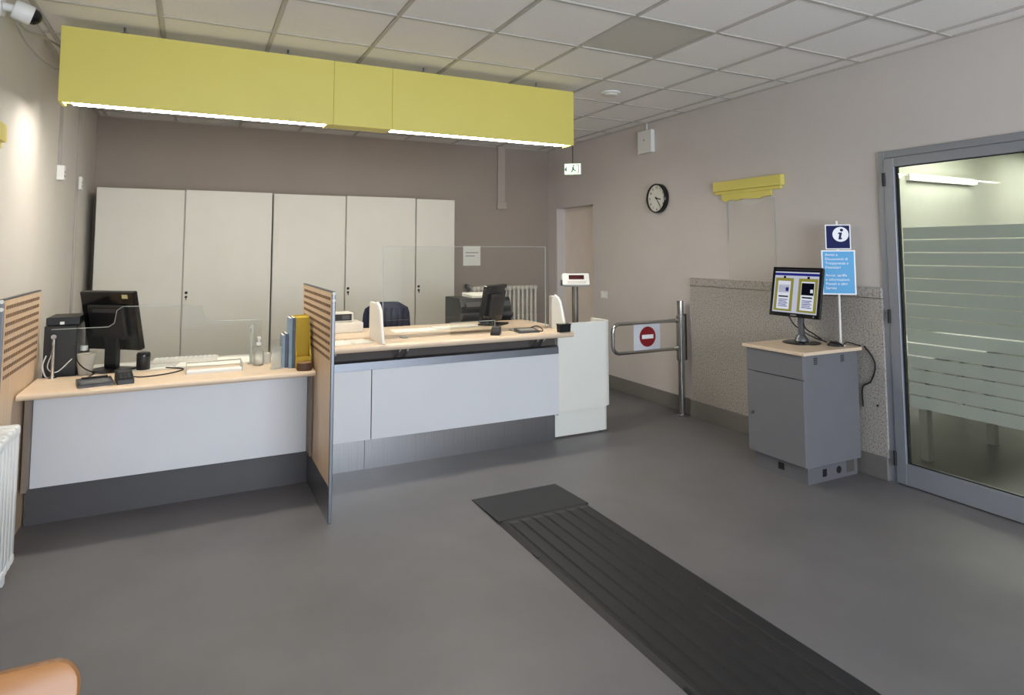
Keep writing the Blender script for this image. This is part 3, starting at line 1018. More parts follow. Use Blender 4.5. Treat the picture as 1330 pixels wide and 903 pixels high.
for (x0, x1, y0, y1, h, m, lab) in ((0.556, 0.574, 4.32, 4.47, 0.315, M_magb, 'pale blue brochure standing left of the mustard file'),
                                    (0.575, 0.592, 4.31, 4.47, 0.318, M_maga, 'slate brochure standing against the mustard file'),
                                    (0.520, 0.536, 4.36, 4.50, 0.205, M_magb, 'short pale brochure leaning at the outside of the stack'),
                                    (0.537, 0.554, 4.35, 4.50, 0.215, M_maga, 'short slate brochure inside of the pale short one')):
    t = thing('brochure', lab, 'brochure', ((x0 + x1) / 2, y0, LT), group='brochures beside the mustard file')
    part(t, 'pages', B(x0 + 0.001, x1 - 0.001, y0 + 0.002, y1 - 0.001, LT, LT + h - 0.002), M_paper)
    part(t, 'cover', B(x0, x1, y0, y0 + 0.0018, LT, LT + h), m)
    part(t, 'cover', B(x0, x0 + 0.0009, y0 + 0.0019, y1, LT, LT + h), m)
cs = thing('coaster_stack', 'round brown leather holder at the right end of the low counter', 'holder', (0.637, 4.225, LT))
part(cs, 'body', L([(0.044, 0), (0.046, 0.004), (0.046, 0.040), (0.044, 0.043)], (0.637, 4.225, LT), 26), M_brown, smooth=True)
part(cs, 'lid', L([(0.040, 0.0435), (0.040, 0.047), (0.036, 0.048)], (0.637, 4.225, LT), 26), mat('tan_lid', (150, 116, 84), 0.5), smooth=True)

for nm, lab, pts, r, m in (
        ('cable', 'white looped cable beside the tower and steel post', [(-0.765, 4.665, 0.90), (-0.78, 4.665, 0.84), (-0.76, 4.66, 0.775), (-0.72, 4.66, 0.776)], 0.004, M_plastic),
        ('cable', 'thin white cable hooked behind the steel post', [(-0.735, 4.66, 0.92), (-0.755, 4.66, 0.83), (-0.71, 4.67, 0.80), (-0.64, 4.685, 0.87)], 0.003, M_plastic),
        ('cable', 'black cable running right from the left card reader', [(-0.32, 4.385, 0.79), (-0.25, 4.40, 0.777), (-0.12, 4.45, 0.777), (-0.04, 4.58, 0.777), (-0.14, 4.68, 0.778)], 0.004, M_black),
        ('cable', 'dark tangled cable hanging at the front of the paper cup', [(-0.62, 4.69, 0.95), (-0.61, 4.66, 0.86), (-0.55, 4.64, 0.80), (-0.46, 4.63, 0.78), (-0.40, 4.68, 0.80)], 0.004, M_black)):
    single(nm, T(smooth_path(pts), r, 6), m, lab, 'cable', smooth=True)

# ------------------------------------------------------------------ things on the higher counter
DZ2 = 0.9065
rp = thing('receipt_printer', 'cream receipt printer behind the partition on the higher desk', 'printer', (0.99, 4.93, DZ2))
part(rp, 'body', B(0.86, 1.15, 4.84, 5.06, DZ2, DZ2 + 0.075, bev=0.006), M_beige)
part(rp, 'upper_body', B(0.86, 1.085, 4.88, 5.06, DZ2 + 0.0755, DZ2 + 0.145, bev=0.006), M_beige)
part(rp, 'paper_slot', B(0.875, 1.07, 4.876, 4.8795, DZ2 + 0.09, DZ2 + 0.138), M_ink)
part(rp, 'panel', B(1.00, 1.055, 4.8735, 4.8755, DZ2 + 0.10, DZ2 + 0.128), M_charcoal)
sheet('white form on the higher counter beside the partition', 0.86, 4.44, RT + 0.0005, 0.12, 0.20, 0.22, 0.003)
sheet('second white form on the higher counter left of the middle fin', 1.03, 4.45, RT + 0.0005, 0.2, 0.14, 0.20, 0.004)
sheet('white sheet under the tall screen right of the middle fin', 1.52, 4.76, DZ2 + 0.0005, -0.05, 0.33, 0.17, 0.006)
sheet('white sheet in front of the black printer', 1.86, 4.78, DZ2 + 0.0005, 0.08, 0.36, 0.13, 0.014)

# right monitor seen from the side and behind
rm = thing('computer_monitor', 'black computer monitor seen at an angle behind the tall screen', 'monitor', (2.23, 4.84, DZ2), rotz=math.radians(39))
local_box(rm, 'base', M_black, -0.10, 0.10, -0.09, 0.10, 0, 0.014, bev=0.006)
local_box(rm, 'stand_column', M_black, -0.04, 0.04, 0.0, 0.035, 0.0145, 0.22, bev=0.006)
R_ = Matrix.Translation((0, 0, 0.180)) @ Matrix.Rotation(math.radians(10), 4, 'X')
tilt_part(rm, 'housing', B(-0.185, 0.185, -0.012, 0.028, -0.155, 0.150, bev=0.007), M_gloss, R_)
tilt_part(rm, 'rear_bulge', B(-0.12, 0.12, -0.045, -0.0125, -0.105, 0.08, bev=0.012), M_black, R_)
tilt_part(rm, 'screen', B(-0.17, 0.17, 0.0285, 0.030, -0.135, 0.135), M_gloss, R_)
tilt_part(rm, 'button', B(0.145, 0.165, -0.0145, -0.0125, 0.10, 0.12), M_greyside, R_)

# black multifunction printer on a stand
pst = thing('printer_stand', 'low grey printer stand behind the higher counter', 'stand', (2.3, 5.5, 0))
part(pst, 'tabletop', B(2.02, 2.66, 5.26, 5.74, 0.80, 0.83, bev=0.003), M_greyside)
for x in (2.05, 2.63):
    for y in (5.29, 5.71):
        part(pst, 'leg', B(x - 0.015, x + 0.015, y - 0.015, y + 0.015, 0, 0.7995), M_greyside)
pr = thing('multifunction_printer', 'bulky black printer with paper on top behind the right monitor', 'printer', (2.32, 5.5, 0.83))
part(pr, 'body', prism(bmesh.new(), [(5.30, 0.835), (5.30, 1.02), (5.34, 1.09), (5.70, 1.09), (5.70, 0.835)], 'x', 2.12, 2.62, bev=0.008), M_black)
part(pr, 'output_tray', prism(bmesh.new(), [(5.22, 0.93), (5.21, 0.955), (5.298, 0.965), (5.298, 0.88)], 'x', 2.11, 2.60, bev=0.004), M_charcoal)
part(pr, 'control_panel', prism(bmesh.new(), [(5.27, 1.00), (5.262, 1.02), (5.297, 1.06), (5.297, 1.00)], 'x', 2.16, 2.60, bev=0.003), M_charcoal)
part(pr, 'paper', prism(bmesh.new(), [(5.38, 1.0905), (5.38, 1.108), (5.62, 1.125), (5.62, 1.0905)], 'x', 2.26, 2.50), M_paper)

pad = thing('signature_pad', 'grey flat signature pad right of the card reader on the higher counter', 'signature pad', (2.30, 4.385, RT), rotz=math.radians(-6))
part(pad, 'body', prism(bmesh.new(), [(-0.06, 0), (-0.06, 0.012), (0.06, 0.026), (0.06, 0)], 'x', -0.085, 0.085, bev=0.003), M_charcoal, local=True)
tilt_part(pad, 'display', B(-0.07, 0.06, -0.035, 0.03, 0, 0.002), M_greyside, Matrix.Translation((0, 0, 0.0195)) @ Matrix.Rotation(math.atan(0.117), 4, 'X'))
part(pad, 'cord', T(smooth_path([(0.05, 0.05, 0.024), (0.10, 0.05, 0.038), (0.135, 0.02, 0.018), (0.12, -0.02, 0.005), (0.095, 0.02, 0.005)]), 0.004, 6), M_black, smooth=True, local=True)
cb = thing('card_box', 'small black box at the right tip of the higher counter', 'box', (2.555, 4.26, RT))
part(cb, 'body', prism(bmesh.new(), [(-0.022, 0), (-0.030, 0.058), (0.030, 0.058), (0.022, 0)], 'x', -0.048, 0.048, bev=0.003), M_black, local=True)
part(cb, 'lid', B(-0.052, 0.052, -0.033, 0.033, 0.0585, 0.064, bev=0.002), M_gloss, local=True)

# parcel scale behind the end unit
ws = thing('parcel_scale', 'parcel scale with cream display head on a grey pole behind end unit', 'scale', (3.13, 5.0, 0))
part(ws, 'platform', B(2.78, 3.14, 4.95, 5.45, 0.03, 0.09, bev=0.006), M_steel)
for x in (2.82, 3.10):
    for y in (5.0, 5.4):
        part(ws, 'foot', L([(0.02, 0), (0.018, 0.03)], (x, y, 0), 12), M_black)
part(ws, 'pole', T([(3.135, 5.02, 0.09), (3.135, 5.02, 1.20)], 0.030, 16), mat('pole_grey', (112, 106, 98), 0.4, 0.4), smooth=True)
Mh = Matrix.Translation((3.128, 5.0, 1.248)) @ Matrix.Rotation(math.radians(-24), 4, 'Z') @ Matrix.Rotation(math.radians(-24), 4, 'X')
bm = B(-0.125, 0.125, -0.03, 0.03, -0.058, 0.058, bev=0.012)
bmesh.ops.transform(bm, matrix=Mh, verts=bm.verts)
hd = part(ws, 'display_head', bm, M_plastic)
for nm, a, m in (('display_window', (-0.065, 0.075, -0.0325, -0.0305, -0.005, 0.036), M_redscr),
                 ('key_strip', (-0.08, 0.09, -0.0325, -0.0305, -0.045, -0.020), M_beige),
                 ('knob', (-0.138, -0.1255, -0.02, 0.02, -0.045, -0.005), M_charcoal)):
    bm = B(*a)
    bmesh.ops.transform(bm, matrix=Mh, verts=bm.verts)
    part(hd, nm, bm, m)

# office chair behind the higher counter
oc = thing('office_chair', 'navy fabric office chair behind the higher counter', 'chair', (1.48, 5.62, 0))


def rounded_slab(w0, w1, h, d, curve):
    """backrest: rounded outline, thickness d, gently curved across"""
    bm = bmesh.new()
    n, k = 10, 10
    front, back = [], []
    for j in range(k + 1):
        tz = j / k
        half = (w0 + (w1 - w0) * tz) / 2
        r = 0.09
        zt = tz * h
        if h - zt < r:
            q = (r - (h - zt)) / r
            half -= r * (1 - math.sqrt(max(0, 1 - q * q)))
        rf, rb = [], []
        for i in range(n + 1):
            tx = -1 + 2 * i / n
            x = half * tx
            y = -curve * (1 - tx * tx)
            e = 0.35 + 0.65 * math.sqrt(max(0.0, 1 - abs(tx) ** 5)) * (1 if 0 < j < k else 0.4)
            rf.append(bm.verts.new((x, y - d / 2 * e, zt)))
            rb.append(bm.verts.new((x, y + d / 2 * e, zt)))
        front.append(rf)
        back.append(rb)
    for j in range(k):
        for i in range(n):
            bm.faces.new((front[j][i], front[j][i + 1], front[j + 1][i + 1], front[j + 1][i]))
            bm.faces.new((back[j][i + 1], back[j][i], back[j + 1][i], back[j + 1][i + 1]))
        bm.faces.new((front[j][0], front[j + 1][0], back[j + 1][0], back[j][0]))
        bm.faces.new((front[j][n], back[j][n], back[j + 1][n], front[j + 1][n]))
    for i in range(n):
        bm.faces.new((front[0][i + 1], front[0][i], back[0][i], back[0][i + 1]))
        bm.faces.new((front[k][i], front[k][i + 1], back[k][i + 1], back[k][i]))
    return bm


bm = rounded_slab(0.46, 0.38, 0.48, 0.07, -0.03)
bmesh.ops.transform(bm, matrix=Matrix.Translation((0, -0.22, 0.60)), verts=bm.verts)
part(oc, 'backrest', bm, M_navy, smooth=True, local=True)
for i in range(7):
    x = -0.15 + 0.05 * i
    part(oc, 'stitched_rib', T([(x, -0.262 + 0.03 * (1 - (x / 0.2) ** 2), 0.64), (x, -0.262 + 0.03 * (1 - (x / 0.2) ** 2), 1.03)], 0.016, 8), M_navy, smooth=True, local=True)
local_box(oc, 'seat', M_navy, -0.24, 0.24, -0.18, 0.28, 0.44, 0.52, bev=0.03, seg=3)
part(oc, 'back_bar', T([(0, -0.17, 0.66), (0, -0.16, 0.46), (0, 0.0, 0.43)], 0.02, 8), M_black, smooth=True, local=True)
part(oc, 'gas_lift', T([(0, 0.05, 0.08), (0, 0.05, 0.44)], 0.025, 12), M_black, smooth=True, local=True)
for i in range(5):
    a = 2 * PI * i / 5 + 0.3
    c, s = math.cos(a), math.sin(a)
    lg = part(oc, 'base_leg', T([(0, 0.05, 0.10), (0.29 * c, 0.05 + 0.29 * s, 0.07)], [0.025, 0.015], 8), M_black, smooth=True, local=True)
    part(lg, 'caster', L([(0.027, -0.012), (0.03, 0.0), (0.027, 0.012)], (0.29 * c, 0.05 + 0.29 * s, 0.0305), 14, 'x'), M_black, smooth=True, local=True)

# ------------------------------------------------------------------ radiators


def radiator(name, label, m, along, p0, p1, ax0, ax1, z0, z1, pitch, fill=0.25):
    """column radiator: sections (each with three columns and two headers), valve and feet"""
    c0 = (p0 + p1) / 2
    base = (c0, (ax0 + ax1) / 2, 0) if along == 'x' else ((ax0 + ax1) / 2, c0, 0)
    t = thing(name, label, 'radiator', base)
    n = int(round((p1 - p0) / pitch))
    d = abs(ax1 - ax0)
    w = pitch * fill
    bm = bmesh.new()
    ncol = 3
    for k in range(ncol):
        y = -d / 2 + d * (k + 0.5) / ncol
        box(bm, -w, w, y - d / ncol * 0.42, y + d / ncol * 0.42, 0.03, z1 - z0 - 0.03, bev=0.006, seg=2)
    for za, zb in ((0.0, 0.055), (z1 - z0 - 0.055, z1 - z0)):
        box(bm, -pitch * 0.485, pitch * 0.485, -d / 2, d / 2, za, zb, bev=0.016, seg=3)
    if along == 'y':
        bmesh.ops.rotate(bm, cent=(0, 0, 0), matrix=Matrix.Rotation(PI / 2, 3, 'Z'), verts=bm.verts)
    me = to_mesh('section', bm, m, smooth=True)
    for i in range(n):
        a = p0 + pitch * (i + 0.5)
        loc = (a, (ax0 + ax1) / 2, z0) if along == 'x' else ((ax0 + ax1) / 2, a, z0)
        share(t, 'section', me, loc)
    for a in (p0 + pitch * 1.5, p1 - pitch * 1.5):
        if along == 'x':
            part(t, 'foot', B(a - 0.02, a + 0.02, ax0 + 0.02, ax1 - 0.02, 0.0, z0 - 0.0005), m)
        else:
            part(t, 'foot', B(ax0 + 0.02, ax1 - 0.02, a - 0.02, a + 0.02, 0.0, z0 - 0.0005), m)
    return t


rb = radiator('column_radiator', 'cream column radiator on the back wall behind the right monitor', M_rad, 'x', 3.00, 3.90, 7.13, 7.265, 0.28, 1.085, 0.06)
b = L([(0.018, 0), (0.018, 0.035)], (2.955, 7.19, 1.05), 12, 'x')
lathe(b, [(0.012, 0.0), (0.024, 0.02), (0.024, 0.05), (0.02, 0.055)], (2.955, 7.19, 1.06), 14)
tube(b, [(2.958, 7.19, 1.05), (2.958, 7.19, 0.0)], 0.009, 8)
part(rb, 'valve', b, M_alu, smooth=True)
radiator('column_radiator', 'white column radiator on the left wall beside the low counter', M_radw, 'y', 2.93, 3.83, -0.845, -0.71, 0.06, 0.70, 0.06, fill=0.40)

# ------------------------------------------------------------------ wall fittings
# conduits with sockets
M_ductgrey = mat('duct_grey', (168, 162, 154), 0.5, var=0.02)
for (y, zt, zb, zbox, lab) in ((5.47, 2.83, 2.13, 2.08, 'short white conduit and socket on left wall below the pelmet end'),
                               (6.25, 2.83, 0.13, 2.08, 'long thin white conduit with socket on left wall by the cabinets')):
    t = thing('wall_conduit', lab, 'conduit', (XL2, y, zb), group='conduits on the left wall')
    w = 0.012 if zb > 1 else 0.008
    part(t, 'duct', B(XL2, XL2 + 0.018, y - w, y + w, zb, zt, bev=0.002, seg=1), M_ductgrey)
    s = part(t, 'socket_box', B(XL2 + (0 if zb > 1 else 0.0225), XL2 + 0.045, y - 0.035, y + 0.035, zbox - 0.06, zbox + 0.045, bev=0.004), M_plastic)
    for dz in (-0.03, 0.0):
        part(s, 'socket_hole', L([(0.008, 0), (0.008, 0.0015)], (XL2 + 0.045, y, zbox + dz), 10, 'x'), M_ink)
t = thing('wall_conduit', 'taupe duct running down the back wall to a small box', 'conduit', (3.455, YB, 2.05))
M_duct = mat('taupe_plastic', (176, 165, 155), 0.5, var=0.02)
part(t, 'duct', B(3.405, 3.508, YB - 0.03, YB, 2.14, ZC - 0.007, bev=0.003, seg=1), M_duct)
part(t, 'socket_box', B(3.393, 3.52, YB - 0.045, YB, 2.045, 2.139, bev=0.005), M_duct)

nt_ = thing('wall_notice', 'white notice sheet on the back wall above the cream radiator', 'notice', (3.06, YB, 1.45))
part(nt_, 'sheet', B(2.945, 3.175, YB - 0.006, YB - 0.001, 1.335, 1.575), M_paper)
part(nt_, 'print', B(2.975, 3.145, YB - 0.0072, YB - 0.0062, 1.49, 1.50), M_greyside)
part(nt_, 'print', B(2.975, 3.10, YB - 0.0072, YB - 0.0062, 1.45, 1.46), M_greyside)

ls = thing('light_switch', 'small white wall switch above the turnstile arm', 'switch', (XR, 6.03, 1.02))
part(ls, 'plate', B(XR - 0.010, XR, 5.97, 6.09, 0.98, 1.06, bev=0.003), M_plastic)
for y in (6.005, 6.03, 6.055):
    part(ls, 'rocker', B(XR - 0.014, XR - 0.0105, y - 0.011, y + 0.011, 0.997, 1.043, bev=0.001, seg=1), M_paper)

ab = thing('alarm_box', 'white square alarm box high on the right wall above the clock', 'alarm box', (XR, 5.22, 2.64))
part(ab, 'housing', B(XR - 0.05, XR, 5.10, 5.325, 2.52, 2.755, bev=0.008), M_plastic)
part(ab, 'led', L([(0.010, 0), (0.008, -0.003)], (XR - 0.05, 5.215, 2.655), 12, 'x'), M_greyside)
part(ab, 'cable_duct', B(XR - 0.014, XR, 5.215, 5.229, 2.7555, ZC - 0.007), M_plastic)

# clock: 3:24
ck = thing('wall_clock', 'round white-faced wall clock with deep black rim', 'clock', (XR, 5.045, 2.04))
part(ck, 'rim', L([(0.140, 0.0), (0.148, -0.006), (0.148, -0.046), (0.144, -0.052), (0.134, -0.052), (0.134, -0.032)], (XR, 5.045, 2.04), 48, 'x'), M_gloss, smooth=True)
part(ck, 'face', L([(0.1338, -0.0325), (0.1338, -0.036)], (XR, 5.045, 2.04), 48, 'x'), mat('clock_face', (226, 224, 214), 0.6))


def wall_m(y, z, x=XR, dx=-0.0365):
    """text plane facing -X: text x runs towards -Y, text y runs up"""
    return Matrix(((0, 0, -1, dx), (-1, 0, 0, y), (0, 1, 0, z), (0, 0, 0, 1)))


for hnum in range(1, 13):
    a = 2 * PI * hnum / 12
    text(ck, 'numeral', str(hnum), 0.034, M_ink, wall_m(-0.108 * math.sin(a), 0.108 * math.cos(a) - 0.012), 'CENTER')


def hand(name, ang, ln, w, dx):
    b = bmesh.new()
    box(b, dx - 0.001, dx + 0.001, -w / 2, w / 2, -0.02, ln)
    bmesh.ops.rotate(b, cent=(0, 0, 0), matrix=Matrix.Rotation(ang, 3, 'X'), verts=b.verts)
    part(ck, name, b, M_ink, local=True)


hand('hour_hand', 2 * PI * (3.4 / 12), 0.066, 0.011, -0.040)
hand('minute_hand', 2 * PI * (24 / 60), 0.098, 0.008, -0.043)
part(ck, 'hub', L([(0.009, -0.038), (0.009, -0.046)], (XR, 5.045, 2.04), 14, 'x'), M_ink)


def yellow_bar(label, xw, sgn, y0, y1):
    t = thing('poster_rail', label, 'poster rail', (xw, (y0 + y1) / 2, 2.06))

    def bx2(nm, a, b, ya, yb, z0, z1, m=M_yellow, **k):
        xa, xb = sorted((xw + sgn * a, xw + sgn * b))
        part(t, nm, B(xa, xb, ya, yb, z0, z1, **k), m)
    bx2('rail', 0.0, 0.045, y0, y1, 2.035, 2.12, bev=0.003)
    bx2('lower_strip', 0.0, 0.028, y0 + 0.02, y1, 2.008, 2.0345, bev=0.002)
    pts = [(y0 + 0.12, 2.0075), (y0 + 0.12, 1.962), (y0 + 0.21, 1.957), (y0 + 0.235, 1.945), (y1 - 0.30, 1.957), (y1 - 0.25, 1.945), (y1 - 0.17, 1.957), (y1 - 0.11, 1.94), (y1 - 0.075, 1.965), (y1 - 0.075, 2.0075)]
    xa, xb = sorted((xw + sgn * 0.004, xw + sgn * 0.020))
    part(t, 'clip_strip', prism(bmesh.new(), pts, 'x', xa, xb), M_yellow)
    return t


yellow_bar('yellow poster rail on the right wall above an empty clear sleeve', XR, -1, 3.52, 4.255)
yellow_bar('yellow poster rail cut by the picture edge on left wall', XL, 1, 3.02, 3.80)
sl = thing('poster_sleeve', 'empty clear poster sleeve hanging on right wall over the wainscot', 'sleeve', (XR - 0.01, 3.87, 1.27))
n = 16
bm = bmesh.new()
for j in range(2):
    rows = []
    for k in range(n + 1):
        zz = 1.275 + (1.945 - 1.275) * k / n
        bow = 0.010 * math.sin(k / n * PI * 1.3)
        row = []
        for i in range(9):
            yy = 3.625 + 0.505 * i / 8
            row.append(bm.verts.new((XR - 0.006 - bow * (0.4 + 0.6 * math.sin(i / 8 * PI)) - 0.0012 * j, yy, zz)))
        rows.append(row)
    for k in range(n):
        for i in range(8):
            bm.faces.new((rows[k][i], rows[k][i + 1], rows[k + 1][i + 1], rows[k + 1][i]))
part(sl, 'sheet', bm, clear('sleeve_film', (0.99, 0.99, 0.98), 1.2, haze=0.20, hazecol=(252, 250, 246)), smooth=True)
part(sl, 'sleeve_edge', B(XR - 0.009, XR - 0.005, 4.120, 4.130, 1.60, 1.94), M_edge)
part(sl, 'sleeve_edge', B(XR - 0.009, XR - 0.005, 3.620, 3.626, 1.275, 1.94), M_edge)

# exit sign
ex = thing('exit_sign', 'small lit green exit sign hanging by the back passage', 'exit sign', (3.78, 6.05, 2.34))
Me = Matrix.Translation((3.76, 6.05, 2.43)) @ Matrix.Rotation(math.radians(-38), 4, 'Z')


def tpart(par, nm, bm, m, Mx, **k):
    bmesh.ops.transform(bm, matrix=Mx, verts=bm.verts)
    return part(par, nm, bm, m, **k)


bd = tpart(ex, 'housing', B(-0.095, 0.095, -0.02, 0.02, -0.065, 0.065, bev=0.006), M_plastic, Me)
tpart(bd, 'lit_face', B(-0.088, 0.088, -0.024, -0.0205, -0.058, 0.058), M_exit, Me)
tpart(bd, 'arrow', prism(bmesh.new(), [(-0.088, -0.01), (-0.066, -0.032), (-0.066, 0.010), (-0.072, 0.032)], 'y', -0.026, -0.0245), M_green, Me)
# running figure: head, trunk, legs
fig = bmesh.new()
lathe(fig, [(0.009, -0.026), (0.009, -0.0245)], (0.012, 0, 0.036), 12, 'y')
prism(fig, [(-0.004, 0.022), (0.012, 0.026), (0.018, -0.004), (0.040, -0.02), (0.034, -0.028), (0.008, -0.012), (-0.008, -0.04), (-0.018, -0.036), (-0.002, -0.004)], 'y', -0.026, -0.0245)
tpart(bd, 'running_figure', fig, M_green, Me)
tpart(bd, 'door_mark', prism(bmesh.new(), [(0.044, 0.045), (0.070, 0.045), (0.070, -0.045), (0.044, -0.045), (0.044, -0.038), (0.063, -0.038), (0.063, 0.038), (0.044, 0.038)], 'y', -0.026, -0.0245), M_green, Me)
part(ex, 'rod', T([(3.76, 6.05, 2.495), (3.76, 6.05, ZC + 0.001)], 0.006, 8), M_charcoal)

# security camera, top left
scam = thing('security_camera', 'white security camera with black lens high on left wall', 'camera', (-0.80, 3.72, 2.66))
ax = Vector((0.80, 0.25, -0.22)).normalized()
c0 = Vector((-0.770, 3.78, 2.672))
part(scam, 'wall_plate', L([(0.05, 0), (0.05, 0.012)], (XL, 3.765, 2.69), 20, 'x'), M_plastic, smooth=True)
part(scam, 'arm', T([(XL + 0.01, 3.765, 2.69), tuple(c0 - ax * 0.045)], 0.02, 10), M_plastic, smooth=True)
part(scam, 'body', T([c0 - ax * 0.05, c0 - ax * 0.042, c0 + ax * 0.022, c0 + ax * 0.028], [0.042, 0.047, 0.047, 0.044], 20), M_plastic, smooth=True)
part(scam, 'lens_dome', T([c0 + ax * 0.0285, c0 + ax * 0.045, c0 + ax * 0.060, c0 + ax * 0.068], [0.041, 0.038, 0.026, 0.008], 20), M_gloss, smooth=True)
single('cable', T(smooth_path([(-0.80, 3.80, 2.63), (-0.79, 3.92, 2.63), (-0.77, 4.1, 2.66), (-0.75, 4.30, 2.69), (-0.73, 4.42, 2.70)]), 0.006, 6), M_greyside, 'grey cable drooping from the security camera to the pelmet', 'cable', smooth=True)
single('cable', T(smooth_path([(-0.81, 3.80, 2.62), (-0.80, 3.95, 2.58), (-0.77, 4.15, 2.55), (-0.74, 4.34, 2.55), (-0.73, 4.42, 2.57)]), 0.005, 6), M_greyside, 'lower thin grey cable from the security camera to the pelmet', 'cable', smooth=True)

# ------------------------------------------------------------------ turnstile
ts = thing('turnstile', 'chrome swing-gate turnstile with no-entry sign by the granite wainscot', 'turnstile', (4.06, 4.66, 0))
PX, PY = 4.062, 4.66
part(ts, 'base_flange', L([(0.062, 0), (0.062, 0.010), (0.056, 0.014), (0.036, 0.016)], (PX, PY, 0), 28), M_chrome, smooth=True)
part(ts, 'post', T([(PX, PY, 0.014), (PX, PY, 1.035)], 0.030, 20), M_chrome, smooth=True)
part(ts, 'post_cap', L([(0.032, 0), (0.032, 0.012), (0.02, 0.018)], (PX, PY, 1.035), 20), M_chrome, smooth=True)
part(ts, 'sleeve', T([(PX, PY, 0.50), (PX, PY, 0.505), (PX, PY, 0.905), (PX, PY, 0.91)], [0.037, 0.041, 0.041, 0.037], 20), M_chrome, smooth=True)
part(ts, 'spring_plate', B(PX + 0.036, PX + 0.062, PY - 0.018, PY + 0.018, 0.50, 0.93, bev=0.004), M_chrome)
za, zb_, xt, rr = 0.612, 0.868, 3.295, 0.07
arm = [(PX - 0.03, PY, zb_)]
for k in range(9):
    a = PI / 2 + (PI / 2) * k / 8
    arm.append((xt + rr + rr * math.cos(a), PY, zb_ - rr + rr * math.sin(a)))
for k in range(9):
    a = PI + (PI / 2) * k / 8
    arm.append((xt + rr + rr * math.cos(a), PY, za + rr + rr * math.sin(a)))
arm.append((PX - 0.03, PY, za))
part(ts, 'swing_arm', T(arm, 0.0165, 14), M_chrome, smooth=True)
for z in (za, zb_):
    part(ts, 'arm_clamp', T([(PX - 0.062, PY, z), (PX - 0.03, PY, z)], 0.022, 14), M_chrome, smooth=True)
sg = part(ts, 'sign_plate', B(3.520, 3.815, PY - 0.004, PY + 0.002, za + 0.012, zb_ - 0.014), mat('sign_plate_white', (214, 216, 222), 0.4))
part(sg, 'no_entry_disc', L([(0.090, 0), (0.090, -0.002)], (3.672, PY - 0.004, 0.742), 40, 'y'), M_red)
part(sg, 'no_entry_bar', B(3.608, 3.736, PY - 0.0072, PY - 0.0062, 0.724, 0.760), M_pure)

# ------------------------------------------------------------------ information kiosk
KX0, KX1, KY0, KY1 = 3.545, 4.085, 2.90, 3.375
kk = thing('information_kiosk', 'grey steel kiosk cabinet with pale wooden top', 'kiosk', (3.81, 3.13, 0))
part(kk, 'plinth', B(KX0 + 0.04, KX1 - 0.01, KY0 + 0.025, KY1 - 0.02, 0.0, 0.109), M_kioskdk)
part(kk, 'body', B(KX0 + 0.012, KX1, KY0, KY1, 0.11, 0.832, bev=0.003, seg=1), M_kiosk)
part(kk, 'drawer_front', B(KX0 - 0.004, KX0 + 0.0115, KY0 + 0.002, KY1 - 0.002, 0.674, 0.830, bev=0.002, seg=1), M_kiosk)
dr = part(kk, 'door', B(KX0 - 0.004, KX0 + 0.0115, KY0 + 0.002, KY1 - 0.002, 0.118, 0.670, bev=0.002, seg=1), M_kiosk)
part(dr, 'finger_slot', B(KX0 - 0.0045, KX0 + 0.011, KY0 + 0.075, KY1 - 0.075, 0.6705, 0.6738), M_ink)
b = L([(0.011, 0), (0.011, -0.004)], (KX0 - 0.004, KY1 - 0.05, 0.385), 12, 'x')
box(b, KX0 - 0.024, KX0 - 0.008, KY1 - 0.053, KY1 - 0.047, 0.372, 0.392)
part(dr, 'lock', b, M_chrome)
part(kk, 'top', B(KX0 - 0.025, KX1 + 0.018, KY0 - 0.025, KY1 + 0.02, 0.8325, 0.855, bev=0.004), M_maple)
for x in (3.66, 3.925):
    for k in range(4):
        part(kk, 'vent_slit', B(x - 0.018, x + 0.018, KY0 - 0.0012, KY0 + 0.001, 0.768 + 0.012 * k, 0.774 + 0.012 * k), M_ink)
for (x, w, h) in ((3.745, 0.020, 0.024),):
    part(kk, 'plinth_vent', B(x - w, x + w, KY0 + 0.0235, KY0 + 0.026, 0.055 - h, 0.055 + h), M_ink)
part(kk, 'plinth_vent', B(KX0 + 0.0385, KX0 + 0.041, 3.11, 3.16, 0.04, 0.085), M_ink)
part(kk, 'cable_hole', L([(0.024, 0), (0.024, -0.0018)], (3.885, KY0 + 0.025, 0.055), 20, 'y'), M_ink)
part(kk, 'cable_notch', B(3.965, 4.04, KY0 + 0.0235, KY0 + 0.026, 0.025, 0.105), M_recess)

KT = 0.855
km = thing('kiosk_monitor', 'black framed kiosk monitor showing a blue and olive page', 'monitor', (3.90, 3.20, KT))
part(km, 'base', L([(0.128, 0), (0.128, 0.006), (0.10, 0.014), (0.03, 0.018)], (0, 0, 0), 40), M_gloss, smooth=True, local=True)
part(km, 'stand_foot', L([(0.050, 0.014), (0.046, 0.030), (0.030, 0.052), (0.026, 0.06)], (0, 0, 0), 24), M_alu, smooth=True, local=True)
part(km, 'stand_neck', prism(bmesh.new(), [(-0.012, 0.055), (-0.012, 0.16), (-0.004, 0.24), (0.016, 0.24), (0.018, 0.055)], 'y', -0.018, 0.018, bev=0.003), M_alu, local=True)
# screen frame: local x' along -Y (picture right), facing -X, tilted back
Ms = Matrix.Translation((-0.045, 0.0, 0.362)) @ Matrix.Rotation(math.radians(10), 4, 'Y') @ Matrix(((0, 0, -1, 0), (-1, 0, 0, 0), (0, 1, 0, 0), (0, 0, 0, 1)))


def scr(par, nm, x0, x1, y0, y1, z0, z1, m, bev=0.0):
    bm_ = B(x0, x1, y0, y1, z0, z1, bev=bev)
    bmesh.ops.transform(bm_, matrix=Ms, verts=bm_.verts)
    return part(par, nm, bm_, m, local=True)


